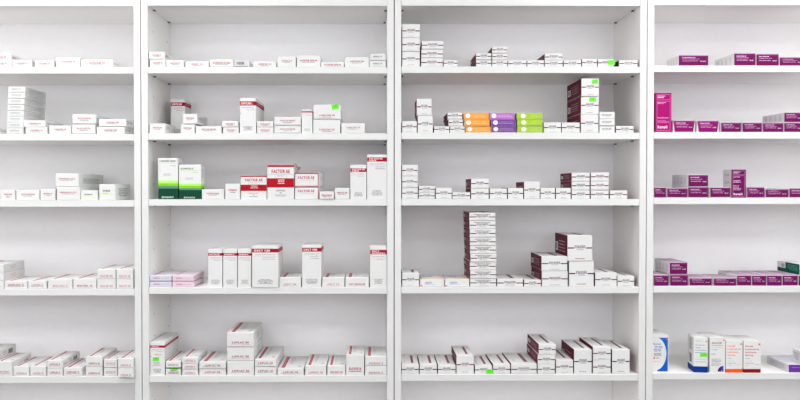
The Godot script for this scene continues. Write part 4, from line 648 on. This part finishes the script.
# lettering inside r; align -1 left, 0 centre, 1 right
func letters(im: Image, r: Rect2, s: String, c: Color, bold := true, align := 0):
	if s == "" or r.size.x < 3 or r.size.y < 2:
		return
	var src: Image = word(s, bold).duplicate()
	var hh := int(round(r.size.y))
	var ww := mini(int(round(r.size.x)), int(round(1.25 * src.get_width() * r.size.y / src.get_height())))
	hh = maxi(hh, 2)
	ww = maxi(ww, 2)
	src.resize(ww, hh, Image.INTERPOLATE_LANCZOS if hh > 34 else Image.INTERPOLATE_TRILINEAR if hh < 12 else Image.INTERPOLATE_BILINEAR)
	var x0 := int(r.position.x + (r.size.x - ww) * (align + 1) * 0.5)
	var y0 := int(r.position.y)
	for y in hh:
		for x in ww:
			var a := src.get_pixel(x, y).a
			if a > 0.02 and x0 + x >= 0 and y0 + y >= 0 and x0 + x < im.get_width() and y0 + y < im.get_height():
				im.set_pixel(x0 + x, y0 + y, im.get_pixel(x0 + x, y0 + y).lerp(c, a))

# print too small to read: rows of broken strokes
func dashes(im: Image, r: Rect2i, c: Color, rows := 1, align := 0):
	if r.size.x < 4 or r.size.y < 1:
		return
	var step := float(r.size.y) / rows
	for k in rows:
		var w := int(r.size.x * (1.0 - 0.35 * rng.randf() * (1 if rows > 1 else 0)))
		var x := r.position.x + int((r.size.x - w) * (align + 1) * 0.5)
		var stop := x + w
		var t := maxi(1, int(step * 0.55))
		var y := r.position.y + int(k * step)
		while x < stop - 1:
			var l := mini(2 + rng.randi() % 6, stop - x)
			im.fill_rect(Rect2i(x, y + (rng.randi() % 2 if t > 2 else 0), l, t), c)
			x += l + 1 + (3 if rng.randf() < 0.16 else 0)

func area(r: Rect2i, x: float, y: float, w: float, h: float) -> Rect2i:
	return Rect2i(r.position.x + int(round(x * r.size.x)), r.position.y + int(round(y * r.size.y)), maxi(1, int(round(w * r.size.x))), maxi(1, int(round(h * r.size.y))))

func bar(im: Image, r: Rect2i, x: float, y: float, w: float, h: float, c: Color):
	im.fill_rect(area(r, x, y, w, h), c)

func say(im: Image, r: Rect2i, x: float, y: float, w: float, h: float, s: String, c: Color, bold := true, align := 0):
	letters(im, Rect2(area(r, x, y, w, h)), s, c, bold, align)

func tiny(im: Image, r: Rect2i, x: float, y: float, w: float, h: float, c: Color, rows := 1, align := 0):
	dashes(im, area(r, x, y, w, h), c, rows, align)

func frame_line(im: Image, r: Rect2i, x: float, y: float, w: float, h: float, c: Color, t := 1):
	var a := area(r, x, y, w, h)
	im.fill_rect(Rect2i(a.position, Vector2i(a.size.x, t)), c)
	im.fill_rect(Rect2i(a.position + Vector2i(0, a.size.y - t), Vector2i(a.size.x, t)), c)
	im.fill_rect(Rect2i(a.position, Vector2i(t, a.size.y)), c)
	im.fill_rect(Rect2i(a.position + Vector2i(a.size.x - t, 0), Vector2i(t, a.size.y)), c)

func barcode(im: Image, r: Rect2i, c: Color):
	var x := r.position.x
	while x < r.end.x - 2:
		var l := 1 + rng.randi() % 3
		im.fill_rect(Rect2i(x, r.position.y, l, r.size.y), c)
		x += l + 1 + rng.randi() % 2

func disc(im: Image, cx: float, cy: float, rad: float, c: Color):
	for y in range(int(cy - rad), int(cy + rad) + 1):
		for x in range(int(cx - rad), int(cx + rad) + 1):
			if Vector2(x - cx, y - cy).length() <= rad:
				im.set_pixel(x, y, c)

# f: front, s: side, t: top, all on page im
func paint(kind: String, title: String, o: Dictionary, im: Image, f: Rect2i, s: Rect2i, t: Rect2i):
	var base := WHITE
	for r in [f, s, t]:
		im.fill_rect(r, base)
	match kind:
		"red", "redb", "redlow", "red2":
			var y := 0.34 if kind != "redlow" else 0.68
			var strong := kind == "redb"
			var hgt := clampf(17.0 / f.size.y, 0.16, 0.36) * (1.15 if strong else 1.0)
			var side := 0.12 if strong else 0.2
			say(im, f, side, y, 1.0 - side * 2.0, hgt, title, RED.lerp(WHITE, 0.0 if strong else 0.12), true)
			if kind == "red2":
				tiny(im, f, 0.28, y + hgt + 0.04, 0.44, 0.22, GREY.lerp(WHITE, 0.2), 3)
			else:
				tiny(im, f, side + 0.1, y + hgt + 0.04, 0.8 - side * 2.0, clampf(8.0 / f.size.y, 0.08, 0.15), GREY, 1)
			tiny(im, s, 0.06, 0.3, 0.5, 0.3, PALE, 2, -1)
			if o.get("side", "") == "red":
				say(im, s, 0.04, 0.3, 0.25, 0.4, title, RED.lerp(WHITE, 0.35))
			if o.get("side", "") == "grey":
				tiny(im, s, 0.06, 0.2, 0.88, 0.6, PALE, 6)
		"grey", "greysm":
			say(im, f, 0.14, 0.3, 0.66, 0.26, title, GREY, true)
			tiny(im, f, 0.2, 0.62, 0.5, 0.12, PALE, 1)
			if kind == "grey":
				tiny(im, f, 0.2, 0.8, 0.6, 0.1, PALE.lerp(WHITE, 0.3), 1)
			tiny(im, s, 0.04, 0.16, 0.92, 0.66, PALE, 5)
		"sidetext":
			say(im, f, 0.12, 0.34, 0.74, 0.15, title, RED.lerp(WHITE, 0.15), true)
			tiny(im, f, 0.2, 0.52, 0.56, 0.06, GREY, 1)
			im.fill_rect(s, Color(0.9, 0.91, 0.895))
			tiny(im, s, 0.05, 0.36, 0.88, 0.42, GREY.lerp(WHITE, 0.35), 4)
		"lime":
			say(im, f, 0.2, 0.34, 0.5, 0.16, title, Color(0.15, 0.25, 0.22), true)
			bar(im, f, 0.0, 0.56, 0.86, 0.13, Color(0.82, 0.92, 0.72))
			tiny(im, f, 0.16, 0.56, 0.4, 0.06, Color(0.5, 0.65, 0.45), 1)
			im.fill_rect(s, Color(0.89, 0.91, 0.89))
			tiny(im, s, 0.1, 0.24, 0.8, 0.56, GREY.lerp(WHITE, 0.35), 5)
		"loplac":
			var big := f.size.y > 75
			var y := 0.62 if big else 0.38
			var hgt := clampf(19.0 / f.size.y, 0.17, 0.38)
			var bright: float = 0.0 if title.length() > 9 or title.begins_with("LOPLAC") or title == "LIBERTA 10" else 0.4
			say(im, f, 0.14, y, 0.72, hgt, title, RED.lerp(WHITE, bright), true)
			tiny(im, f, 0.12, y + hgt + 0.03, 0.76, 0.11 if not big else 0.06, GREY, 1)
			if o.get("side", "") == "bar":
				barcode(im, area(s, 0.62, 0.28, 0.22, 0.5), Color(0.25, 0.25, 0.27))
				say(im, s, 0.04, 0.4, 0.2, 0.3, title, RED.lerp(WHITE, 0.35))
			tiny(im, s, 0.3, 0.26, 0.28, 0.5, PALE.lerp(WHITE, 0.3), 4)
			# the red band along the top
			bar(im, t, 0.13, 0.06, 0.13, 0.88, Color(0.70, 0.27, 0.33))
			for k in 9:
				bar(im, t, 0.165, 0.14 + k * 0.08, 0.06, 0.034, Color(0.82, 0.6, 0.62))
			tiny(im, t, 0.36, 0.1, 0.2, 0.6, PALE.lerp(WHITE, 0.5), 9, -1)
			tiny(im, t, 0.72, 0.78, 0.2, 0.12, PALE, 3)
		"barcode":
			bar(im, f, 0.04, 0.06, 0.9, 0.8, Color(0.82, 0.82, 0.82))
			barcode(im, area(f, 0.16, 0.16, 0.52, 0.5), Color(0.3, 0.3, 0.33))
			bar(im, f, 0.04, 0.88, 0.9, 0.12, Color(0.5, 0.5, 0.52))
		"band":
			var thin: bool = o.has("thin")
			var two: bool = o.has("band2")
			var by: float = o.get("by", 0.055 if thin else 0.09)
			var bh: float = o.get("bh", 0.06 if thin else (0.11 if two else 0.07))
			if f.size.x > 150:
				by = 0.055
				bh = 0.092
			bar(im, f, 0, by, 1, bh, RED)
			bar(im, s, 0, by, 1, bh, RED)
			tiny(im, s, 0.1, by + bh * 0.3, 0.7, bh * 0.4, Color(0.9, 0.6, 0.62), 1)
			if two:
				var ab := title.split("|")
				say(im, f, 0.08, by + bh * 0.08, 0.84, bh * 0.46, ab[0], Color.WHITE, true, -1)
				say(im, f, 0.08, by + bh * 0.54, 0.84, bh * 0.42, ab[1], Color.WHITE, true, -1)
			elif not thin:
				say(im, f, 0.05, by + bh * 0.18, 0.75, bh * 0.66, title, Color.WHITE, true, -1)
			var y := by + bh + 0.05
			tiny(im, f, 0.12, y, 0.76, 0.025, RED.lerp(WHITE, 0.45), 1, 1)
			bar(im, f, 0, y + 0.045, 1, 0.004, RED.lerp(WHITE, 0.6))
			tiny(im, f, 0.4, y + 0.065, 0.5, 0.02, GREY.lerp(WHITE, 0.3), 1, 1)
			if f.size.x > 150:
				tiny(im, f, 0.4, y + 0.11, 0.5, 0.02, GREY, 1, 1)
			tiny(im, f, 0.18, 0.8, 0.64, 0.13, GREY.lerp(WHITE, 0.35), 5)
			bar(im, f, 0.46, 0.875, 0.08, 0.012, RED.lerp(WHITE, 0.2))
			if o.has("marks"):
				for k in 4:
					bar(im, s, 0.1 + 0.25 * k, 0.2 + 0.1 * k, 0.03, 0.02, Color(0.25, 0.22, 0.22))
				bar(im, f, 0.0, 0.42, 0.06, 0.018, Color(0.2, 0.2, 0.2))
				bar(im, s, 0.31, 0.0, 0.006, 1, PALE)
				bar(im, s, 0.64, 0.0, 0.006, 1, PALE)
				bar(im, t, 0, 0.34, 1, 0.006, PALE)
				bar(im, t, 0, 0.66, 1, 0.006, PALE)
			if o.has("midbar"):
				tiny(im, f, 0.3, 0.36, 0.5, 0.03, RED.lerp(WHITE, 0.3), 1)
				tiny(im, f, 0.15, 0.6, 0.6, 0.12, PALE, 3)
		"factor":
			bar(im, f, 0, 0, 1, 0.055, RED)
			im.fill_rect(area(t, 0, 0, 1, 1), RED.lerp(WHITE, 0.1))
			say(im, f, 0.14, 0.12, 0.72, 0.13, title, RED, true)
			bar(im, f, 0, 0.27, 1, 0.006, PALE)
			bar(im, f, 0, 0.385, 1, 0.27, Color(0.68, 0.04, 0.12))
			frame_line(im, f, 0.29, 0.27, 0.43, 0.32, GREY.lerp(RED, 0.3), 1)
			tiny(im, f, 0.36, 0.31, 0.28, 0.03, RED.lerp(WHITE, 0.4), 1)
			tiny(im, f, 0.35, 0.42, 0.34, 0.15, Color(0.97, 0.9, 0.9), 3)
			bar(im, f, 0, 0.7, 1, 0.005, PALE.lerp(WHITE, 0.4))
			tiny(im, f, 0.27, 0.73, 0.46, 0.05, GREY, 2)
			bar(im, f, 0.46, 0.81, 0.08, 0.02, GREY.lerp(RED, 0.4))
			tiny(im, f, 0.27, 0.87, 0.46, 0.06, GREY.lerp(WHITE, 0.2), 2)
		"factorb":
			bar(im, f, 0, 0, 1, 0.08, RED.lerp(WHITE, 0.15))
			bar(im, f, 0.975, 0, 0.025, 1, RED.lerp(WHITE, 0.15))
			say(im, f, 0.1, 0.24, 0.74, 0.24, title, RED.lerp(WHITE, 0.15), true, -1)
			tiny(im, f, 0.22, 0.54, 0.6, 0.07, Color(0.87, 0.6, 0.62), 1)
			tiny(im, s, 0.3, 0.3, 0.4, 0.3, PALE.lerp(WHITE, 0.5), 3)
		"greens":
			for r in [f, s]:
				bar(im, r, 0, 0.48, 1, 0.065, Color(0.86, 0.95, 0.8))
				bar(im, r, 0, 0.545, 1, 0.065, Color(0.72, 0.92, 0.5))
				bar(im, r, 0, 0.61, 1, 0.07, Color(0.50, 0.82, 0.05))
				bar(im, r, 0, 0.68, 1, 0.055, Color(0.36, 0.55, 0.49))
				bar(im, r, 0, 0.735, 1, 0.265, Color(0.03, 0.27, 0.18))
			var y := 0.035 if title.contains(" ") else 0.075
			say(im, f, 0.06, y, 0.84, 0.06, title, Color(0.25, 0.32, 0.33), true, -1)
			tiny(im, f, 0.06, y + 0.075, 0.8, 0.035, Color(0.72, 0.88, 0.5), 1, -1)
			tiny(im, f, 0.62, y + 0.135, 0.26, 0.018, GREY, 1)
			tiny(im, f, 0.26, 0.37, 0.4, 0.06, PALE, 3)
			say(im, f, 0.16, 0.93, 0.62, 0.05, "BIOGADO", Color(0.92, 0.95, 0.92))
			tiny(im, s, 0.2, 0.1, 0.6, 0.3, PALE, 8)
		"lilac", "pink":
			var c := Color(0.82, 0.81, 0.87) if kind == "lilac" else Color(0.9, 0.79, 0.85)
			for r in [f, s]:
				im.fill_rect(r, c)
			im.fill_rect(t, c.lerp(WHITE, 0.6))
			say(im, f, 0.16, 0.3, 0.3, 0.4, title, Color(0.72, 0.4, 0.55))
			tiny(im, f, 0.5, 0.42, 0.4, 0.2, c.darkened(0.22), 1)
			bar(im, t, 0.08, 0.1, 0.1, 0.8, Color(0.84, 0.62, 0.7))
		"maroon":
			# a dark side panel with a white label, a broken stripe round the middle
			im.fill_rect(s, MAROON)
			var yc := 0.55 if f.size.y < f.size.x * 0.42 else 0.5
			if f.size.y > f.size.x * 0.9:
				yc = 0.49
			var th := clampf(9.0 / f.size.y, 0.05, 0.16)
			bar(im, f, 0, yc - th * 0.5, 0.24, th, MAROON)
			bar(im, f, 0.76, yc - th * 0.5, 0.24, th, MAROON)
			tiny(im, f, 0.24, yc - th * 0.4, 0.52, th * 0.9, MAROON.lerp(WHITE, 0.12), 1)
			say(im, f, 0.27, yc - th * 0.5 - clampf(15.0 / f.size.y, 0.09, 0.3), 0.46, clampf(16.0 / f.size.y, 0.1, 0.3), title, Color(0.28, 0.22, 0.27))
			tiny(im, f, 0.3, yc + th * 0.7, 0.4, clampf(10.0 / f.size.y, 0.06, 0.16), GREY.lerp(WHITE, 0.1), 1 if f.size.y < 60 else 2)
			tiny(im, f, 0.3, 0.9, 0.4, 0.06, Color(0.62, 0.45, 0.45), 1)
			bar(im, s, 0.05, 0.34, 0.2, 0.36, Color(0.86, 0.84, 0.85))
			barcode(im, area(s, 0.07, 0.4, 0.14, 0.24), Color(0.35, 0.3, 0.33))
			for k in 4:
				tiny(im, s, 0.3, 0.26 + k * 0.13, 0.5, 0.06, Color(0.82, 0.7, 0.75), 1, -1)
			bar(im, s, 0.0, 0.93, 1.0, 0.03, Color(0.75, 0.6, 0.66))
			# broken dark band along the top
			bar(im, t, 0.58, 0.12, 0.14, 0.72, Color(0.36, 0.1, 0.19))
			for k in 10:
				bar(im, t, 0.615, 0.15 + k * 0.068, 0.07, 0.03, Color(0.72, 0.56, 0.6))
			tiny(im, t, 0.14, 0.12, 0.2, 0.1, PALE, 3)
			tiny(im, t, 0.14, 0.6, 0.12, 0.2, PALE.lerp(WHITE, 0.3), 4)
			if o.has("two"):
				tiny(im, f, 0.18, 0.14, 0.64, 0.16, GREY, 1)
		"orange", "violet", "limebox":
			var c: Color = {"orange": Color(0.96, 0.63, 0.26), "violet": Color(0.47, 0.28, 0.60), "limebox": Color(0.65, 0.79, 0.22)}[kind]
			if o.get("side", "") == "pale":
				c = Color(0.73, 0.47, 0.77)
			for r in [f, s, t]:
				im.fill_rect(r, c)
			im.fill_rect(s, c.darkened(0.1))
			disc(im, f.position.x + f.size.x * (0.16 if kind != "limebox" else 0.24), f.position.y + f.size.y * 0.47, f.size.y * 0.38, Color(0.96, 0.95, 0.93))
			tiny(im, f, 0.11 if kind != "limebox" else 0.19, 0.42, 0.1, 0.12, c.lerp(WHITE, 0.3), 1)
			var light := c.lerp(Color.WHITE, 0.55)
			if kind == "limebox":
				tiny(im, f, 0.56, 0.3, 0.3, 0.12, light, 1)
				tiny(im, f, 0.5, 0.6, 0.42, 0.14, light, 1)
				disc(im, f.position.x + f.size.x * 0.36, f.position.y + f.size.y * 0.47, f.size.y * 0.14, light)
			else:
				tiny(im, f, 0.33, 0.34, 0.54, 0.16, light, 1)
				tiny(im, f, 0.3, 0.58, 0.6, 0.18, light, 1)
		"purple", "flap":
			var c := PURPLE if kind == "purple" else Color(0.54, 0.0, 0.40)
			im.fill_rect(f, c)
			bar(im, f, 0, 0, 1, 0.05, Color(0.75, 0.62, 0.72))
			frame_line(im, f, 0.06, 0.14, 0.88, 0.5, c.lerp(Color.WHITE, 0.35), 1)
			tiny(im, f, 0.1, 0.2, 0.46, 0.12, Color(0.93, 0.85, 0.91), 1, -1)
			tiny(im, f, 0.1, 0.36, 0.6, 0.09, Color(0.85, 0.7, 0.82), 1, -1)
			tiny(im, f, 0.12, 0.54, 0.52, 0.1, Color(0.88, 0.76, 0.85), 1, -1)
			bar(im, f, 0.7, 0.52, 0.24, 0.15, Color(0.3, 0.05, 0.25))
			say(im, f, 0.72, 0.53, 0.2, 0.13, "Ranpli", Color(0.95, 0.93, 0.95))
			im.fill_rect(s, Color(0.86, 0.86, 0.86))
			for k in 4:
				tiny(im, s, 0.1 + k * 0.22, 0.2, 0.14, 0.6, Color(0.7, 0.7, 0.71), 7)
			im.fill_rect(t, Color(0.69, 0.58, 0.67))
			tiny(im, t, 0.1, 0.1, 0.8, 0.3, Color(0.6, 0.47, 0.57), 5)
			bar(im, t, 0, 0.0, 1, 0.04, c)
		"magenta", "uprightp":
			var c := Color(0.66, 0.0, 0.43) if kind == "magenta" else Color(0.42, 0.02, 0.33)
			im.fill_rect(f, c)
			im.fill_rect(t, c)
			var pale := c.lerp(Color.WHITE, 0.62)
			frame_line(im, f, 0.09, 0.04, 0.84, 0.14, pale, 2)
			tiny(im, f, 0.13, 0.07, 0.6, 0.08, Color(0.96, 0.88, 0.94), 2, -1)
			frame_line(im, f, 0.09, 0.21, 0.84, 0.75, pale, 2)
			tiny(im, f, 0.13, 0.24, 0.55, 0.05, Color(0.93, 0.82, 0.9), 2, -1)
			if kind == "uprightp":
				tiny(im, f, 0.13, 0.38, 0.6, 0.1, Color(0.9, 0.8, 0.88), 2, -1)
				tiny(im, f, 0.13, 0.56, 0.6, 0.2, Color(0.85, 0.72, 0.83), 4, -1)
			else:
				tiny(im, f, 0.13, 0.63, 0.7, 0.03, Color(0.95, 0.85, 0.92), 1, -1)
				tiny(im, f, 0.13, 0.7, 0.74, 0.08, c.lerp(Color.WHITE, 0.5), 3, -1)
			say(im, f, 0.12, 0.83, 0.66, 0.085, "Ranpli", Color.WHITE, true, -1)
			im.fill_rect(s, Color(0.84, 0.83, 0.82) if kind == "uprightp" else c.darkened(0.2))
			for k in 3:
				tiny(im, s, 0.2, 0.14 + k * 0.27, 0.6, 0.1, Color(0.62, 0.6, 0.6), 3)
		"blueor":
			bar(im, f, 0, 0, 1, 0.1, Color(0.96, 0.82, 0.68))
			say(im, f, 0.2, 0.34, 0.3, 0.3, title, Color(0.25, 0.42, 0.72), true, -1)
			tiny(im, f, 0.15, 0.68, 0.46, 0.12, Color(0.6, 0.68, 0.8), 1, -1)
			bar(im, f, 0.0, 0.86, 0.09, 0.14, Color(0.85, 0.3, 0.25))
			bar(im, t, 0.86, 0, 0.1, 1, Color(0.95, 0.83, 0.7))
			bar(im, t, 0, 0.9, 1, 0.1, Color(0.96, 0.82, 0.68))
			tiny(im, t, 0.1, 0.2, 0.5, 0.4, PALE, 6)
			bar(im, t, 0.02, 0.05, 0.07, 0.85, Color(0.62, 0.72, 0.86))
		"teal":
			im.fill_rect(s, Color(0.0, 0.30, 0.24))
			bar(im, s, 0, 0, 0.38, 0.62, Color(0.84, 0.84, 0.85))
			barcode(im, area(s, 0.2, 0.2, 0.15, 0.34), Color(0.3, 0.3, 0.32))
			tiny(im, s, 0.42, 0.16, 0.5, 0.62, Color(0.35, 0.62, 0.55), 5, 1)
			bar(im, f, 0, 0.5, 1, 0.5, Color(0.02, 0.36, 0.29))
		"bluecurve":
			for y in f.size.y:
				for x in f.size.x:
					var u := float(x) / f.size.x
					var v := float(y) / f.size.y
					if u < 0.96 and v > 0.06 and v < 0.985:
						var e := Vector2((u - 0.15) / 0.72, (v - 0.5) / 0.46)
						if e.length() > 1.0 and (u > 0.3):
							var k := clampf((v - 0.1) * 1.1, 0, 1)
							im.set_pixel(f.position.x + x, f.position.y + y, Color(0.05, 0.40, 0.78).lerp(Color(0.02, 0.33, 0.74), k))
			bar(im, f, 0.86, 0.075, 0.08, 0.045, Color(0.93, 0.3, 0.2))
			say(im, f, 0.02, 0.21, 0.52, 0.05, "Torvast", Color(0.16, 0.3, 0.62), true, 1)
			say(im, f, 0.02, 0.28, 0.62, 0.055, "10 mg", Color(0.16, 0.3, 0.62), true, 1)
			tiny(im, f, 0.03, 0.36, 0.6, 0.1, Color(0.35, 0.45, 0.7), 2)
			tiny(im, f, 0.03, 0.48, 0.6, 0.1, GREY, 3)
			bar(im, f, 0.06, 0.6, 0.09, 0.045, Color(0.9, 0.3, 0.15))
			tiny(im, f, 0.2, 0.61, 0.24, 0.03, GREY, 1)
			tiny(im, f, 0.05, 0.71, 0.4, 0.02, PALE, 1)
		"bluebase", "orbase", "redbase":
			var c: Color = {"bluebase": Color(0.02, 0.2, 0.55), "orbase": Color(0.95, 0.34, 0.03), "redbase": Color(0.55, 0.02, 0.03)}[kind]
			var ink: Color = {"bluebase": Color(0.22, 0.34, 0.66), "orbase": Color(0.97, 0.45, 0.28), "redbase": Color(0.75, 0.26, 0.26)}[kind]
			var bh := 0.175 if kind == "bluebase" else 0.115
			for r in [f, s]:
				bar(im, r, 0, 1.0 - bh, 1, bh, c)
			disc(im, f.position.x + f.size.x * 0.9, f.position.y + f.size.y * 0.1, f.size.x * 0.06, Color(0.97, 0.45, 0.2))
			if kind == "bluebase":
				tiny(im, f, 0.1, 0.08, 0.5, 0.02, PALE, 1, -1)
				tiny(im, f, 0.1, 0.2, 0.66, 0.03, ink, 1, -1)
				tiny(im, f, 0.1, 0.28, 0.4, 0.03, ink, 1, -1)
				tiny(im, f, 0.1, 0.35, 0.84, 0.03, ink, 1, -1)
				tiny(im, f, 0.1, 0.42, 0.8, 0.03, ink, 1, -1)
				tiny(im, f, 0.1, 0.62, 0.8, 0.015, PALE, 1, -1)
				tiny(im, f, 0.1, 0.69, 0.8, 0.018, GREY, 1, -1)
				barcode(im, area(s, 0.3, 0.5, 0.4, 0.26), Color(0.2, 0.2, 0.22))
				tiny(im, s, 0.3, 0.06, 0.4, 0.34, GREY, 8)
			else:
				say(im, f, 0.06, 0.13, 0.5, 0.065, "Flucida", ink, true, -1)
				say(im, f, 0.06, 0.225, 0.85, 0.065, "Propionato de", ink, true, -1)
				say(im, f, 0.06, 0.32, 0.68, 0.065, "Salicinona", ink, true, -1)
				say(im, f, 0.06, 0.415, 0.5, 0.065, "125 mcg" if kind == "orbase" else "250 mcg", ink, true, -1)
				tiny(im, f, 0.08, 0.54, 0.3, 0.02, GREY, 1, -1)
				tiny(im, f, 0.08, 0.63, 0.4, 0.015, PALE, 1, -1)
				tiny(im, f, 0.08, 0.7, 0.5, 0.02, GREY, 1, -1)
				tiny(im, f, 0.08, 0.76, 0.24, 0.02, PALE, 1, -1)
				tiny(im, f, 0.66, 0.74, 0.26, 0.03, PALE, 1, 1)
		"quarter":
			disc(im, f.position.x + f.size.x * 0.9, f.position.y + f.size.y * 0.07, f.size.x * 0.05, Color(0.93, 0.4, 0.25))
			say(im, f, 0.1, 0.12, 0.72, 0.065, title, Color(0.62, 0.27, 0.36), true, -1)
			tiny(im, f, 0.1, 0.21, 0.78, 0.03, Color(0.66, 0.35, 0.42), 1, -1)
			tiny(im, f, 0.1, 0.27, 0.66, 0.02, Color(0.75, 0.5, 0.55), 1, -1)
			tiny(im, f, 0.1, 0.33, 0.4, 0.02, GREY, 1, -1)
			tiny(im, f, 0.1, 0.45, 0.3, 0.05, PALE, 2, -1)
			tiny(im, f, 0.1, 0.6, 0.66, 0.22, PALE, 6, -1)
			for y in f.size.y:
				for x in f.size.x:
					var e := Vector2(x - f.size.x * 0.9, y - f.size.y * 0.97)
					if e.x <= 0 and e.y <= 0 and e.length() < f.size.x * 0.38:
						im.set_pixel(f.position.x + x, f.position.y + y, Color(0.3, 0.08, 0.2).lerp(Color(0.2, 0.35, 0.8), clampf(1.0 + e.x / (f.size.x * 0.3), 0, 1)) if e.length() > f.size.x * 0.14 or e.x > -f.size.x * 0.1 else Color(0.85, 0.82, 0.86))
		"violetflat":
			im.fill_rect(f, Color(0.42, 0.2, 0.6))
			tiny(im, f, 0.1, 0.3, 0.5, 0.2, Color(0.7, 0.55, 0.8), 1, -1)
			im.fill_rect(s, Color(0.85, 0.84, 0.87))
			tiny(im, s, 0.06, 0.2, 0.88, 0.6, PALE, 5)
			im.fill_rect(t, Color(0.87, 0.86, 0.89))

# a printed carton's areas on a page: [page, front, side, top, blank]
func design(kind: String, title: String, size: Vector3, o: Dictionary) -> Array:
	var q := Vector3i(roundi(size.x / 0.003), roundi(size.y / 0.003), roundi(size.z / 0.006))
	var key := "%s|%s|%s|%s|%s" % [kind, title, q, o.get("side", ""), o.keys().filter(func(k): return not k.begins_with("sticker"))]
	if designs.has(key):
		return designs[key]
	var fw := int(q.x * 0.003 * PX)
	var fh := int(q.y * 0.003 * PX)
	var sd := int(q.z * 0.006 * PXD)
	var w := fw + sd + 6
	var h := fh + sd + 6
	if pack_x + w > PAGE:
		pack_x = 0
		pack_y += pack_h
		pack_h = 0
	if pages.is_empty() or pack_y + h > PAGE:
		var im := Image.create(PAGE, PAGE, false, Image.FORMAT_RGB8)
		im.fill(WHITE)
		pages.append(im)
		var m := plain(Color.WHITE, 0.6)
		m.metallic_specular = 0.28
		page_mats.append(m)
		pack_x = 0
		pack_y = 0
		pack_h = 0
	var p := Vector2i(pack_x + 2, pack_y + 2)
	var f := Rect2i(p, Vector2i(fw, fh))
	var s := Rect2i(p + Vector2i(fw + 2, 0), Vector2i(sd, fh))
	var t := Rect2i(p + Vector2i(0, fh + 2), Vector2i(fw, sd))
	paint(kind, title, o, pages[-1], f, s, t)
	pack_x += w
	pack_h = maxi(pack_h, h)
	var uv := func(r: Rect2i) -> Rect2: return Rect2((Vector2(r.position) + Vector2(0.6, 0.6)) / PAGE, (Vector2(r.size) - Vector2(1.2, 1.2)) / PAGE)
	var blank := Rect2((Vector2(p) + Vector2(fw + 6, fh + 6)) / PAGE, Vector2(4, 4) / PAGE)
	designs[key] = [pages.size() - 1, uv.call(f), uv.call(s), uv.call(t), blank]
	return designs[key]

# ------------------------------------------------------------------ cartons
# at: middle of the base's front edge
func carton(called: String, kind: String, title: String, at: Vector3, size: Vector3, yaw: float, label: String, group: String, o := {}):
	var t := thing(called, label, "carton", at, group)
	t.rotation_degrees.y = yaw
	var d := design(kind, title, size, o)
	var m: Material = page_mats[d[0]]
	var c := 0.0008
	if called == "upright_carton":
		# stands on end: printed body, tuck lid on top
		put("body", chamfered(size - Vector3(0, 0.0012, 0), c, [d[2], d[2], d[4], d[4], d[1], d[4]], true), m, t)
		put("lid_flap", chamfered(Vector3(size.x - 0.003, 0.0012, size.z - 0.0025), 0.0004, [d[4], d[4], d[3], d[4], d[4], d[4]], true), m, t, Vector3(0, size.y - 0.0012, -0.0006))
	else:
		# lies flat: body and the tucked flap that closes its front end
		var deep := 0.0024
		if o.has("slot"):
			deep = 0.006
		var taper := 0.14 if kind == "flap" else 0.0
		var low := size.y * 0.1 if o.has("slot") else 0.0008 + 0.0012 * rng.randf()
		put("body", chamfered(size - Vector3(0, 0, deep), c, [d[2], d[2], d[3], d[4], d[4], d[4]], true), m, t, Vector3(0, 0, -deep))
		put("end_flap", chamfered(Vector3(size.x - 0.0012, size.y - low - 0.0004, deep), minf(c, deep * 0.45), [d[4], d[4], d[4], d[4], d[1], d[4]], true, taper), m, t, Vector3(0, low, 0))
	if o.has("sticker"):
		var k: Array = o.sticker
		var s := put("price_sticker", chamfered(Vector3(k[2], k[3], 0.0006), 0.0001), mat_sticker, t, Vector3(k[0], k[1], 0.0003))
		s.rotation_degrees.z = k[4]
		s.set_meta("label", "bright green price sticker")
	if o.has("sticker_top"):
		var s := put("price_sticker", chamfered(Vector3(0.026, 0.0006, 0.03), 0.0001), mat_sticker, t, Vector3(0.002, size.y + 0.0004, -0.006))
		s.set_meta("label", "bright green sticker bent over the edge")
		put("price_sticker", chamfered(Vector3(0.026, 0.005, 0.0006), 0.0001), mat_sticker, t, Vector3(0.002, size.y - 0.002, 0.0004))
	if o.has("torn"):
		for k in 3:
			var s := put("torn_flap", chamfered(Vector3(0.011, 0.0008, 0.018), 0.0002), plain(Color(0.62, 0.52, 0.52), 0.6), t, Vector3(size.x * 0.5 + 0.0055 + 0.004 * k, size.y - 0.0005 - 0.006 * k, -0.012 - 0.014 * k))
			s.rotation_degrees = Vector3(20 - 25 * k, 15 * k, -25 + 20 * k)
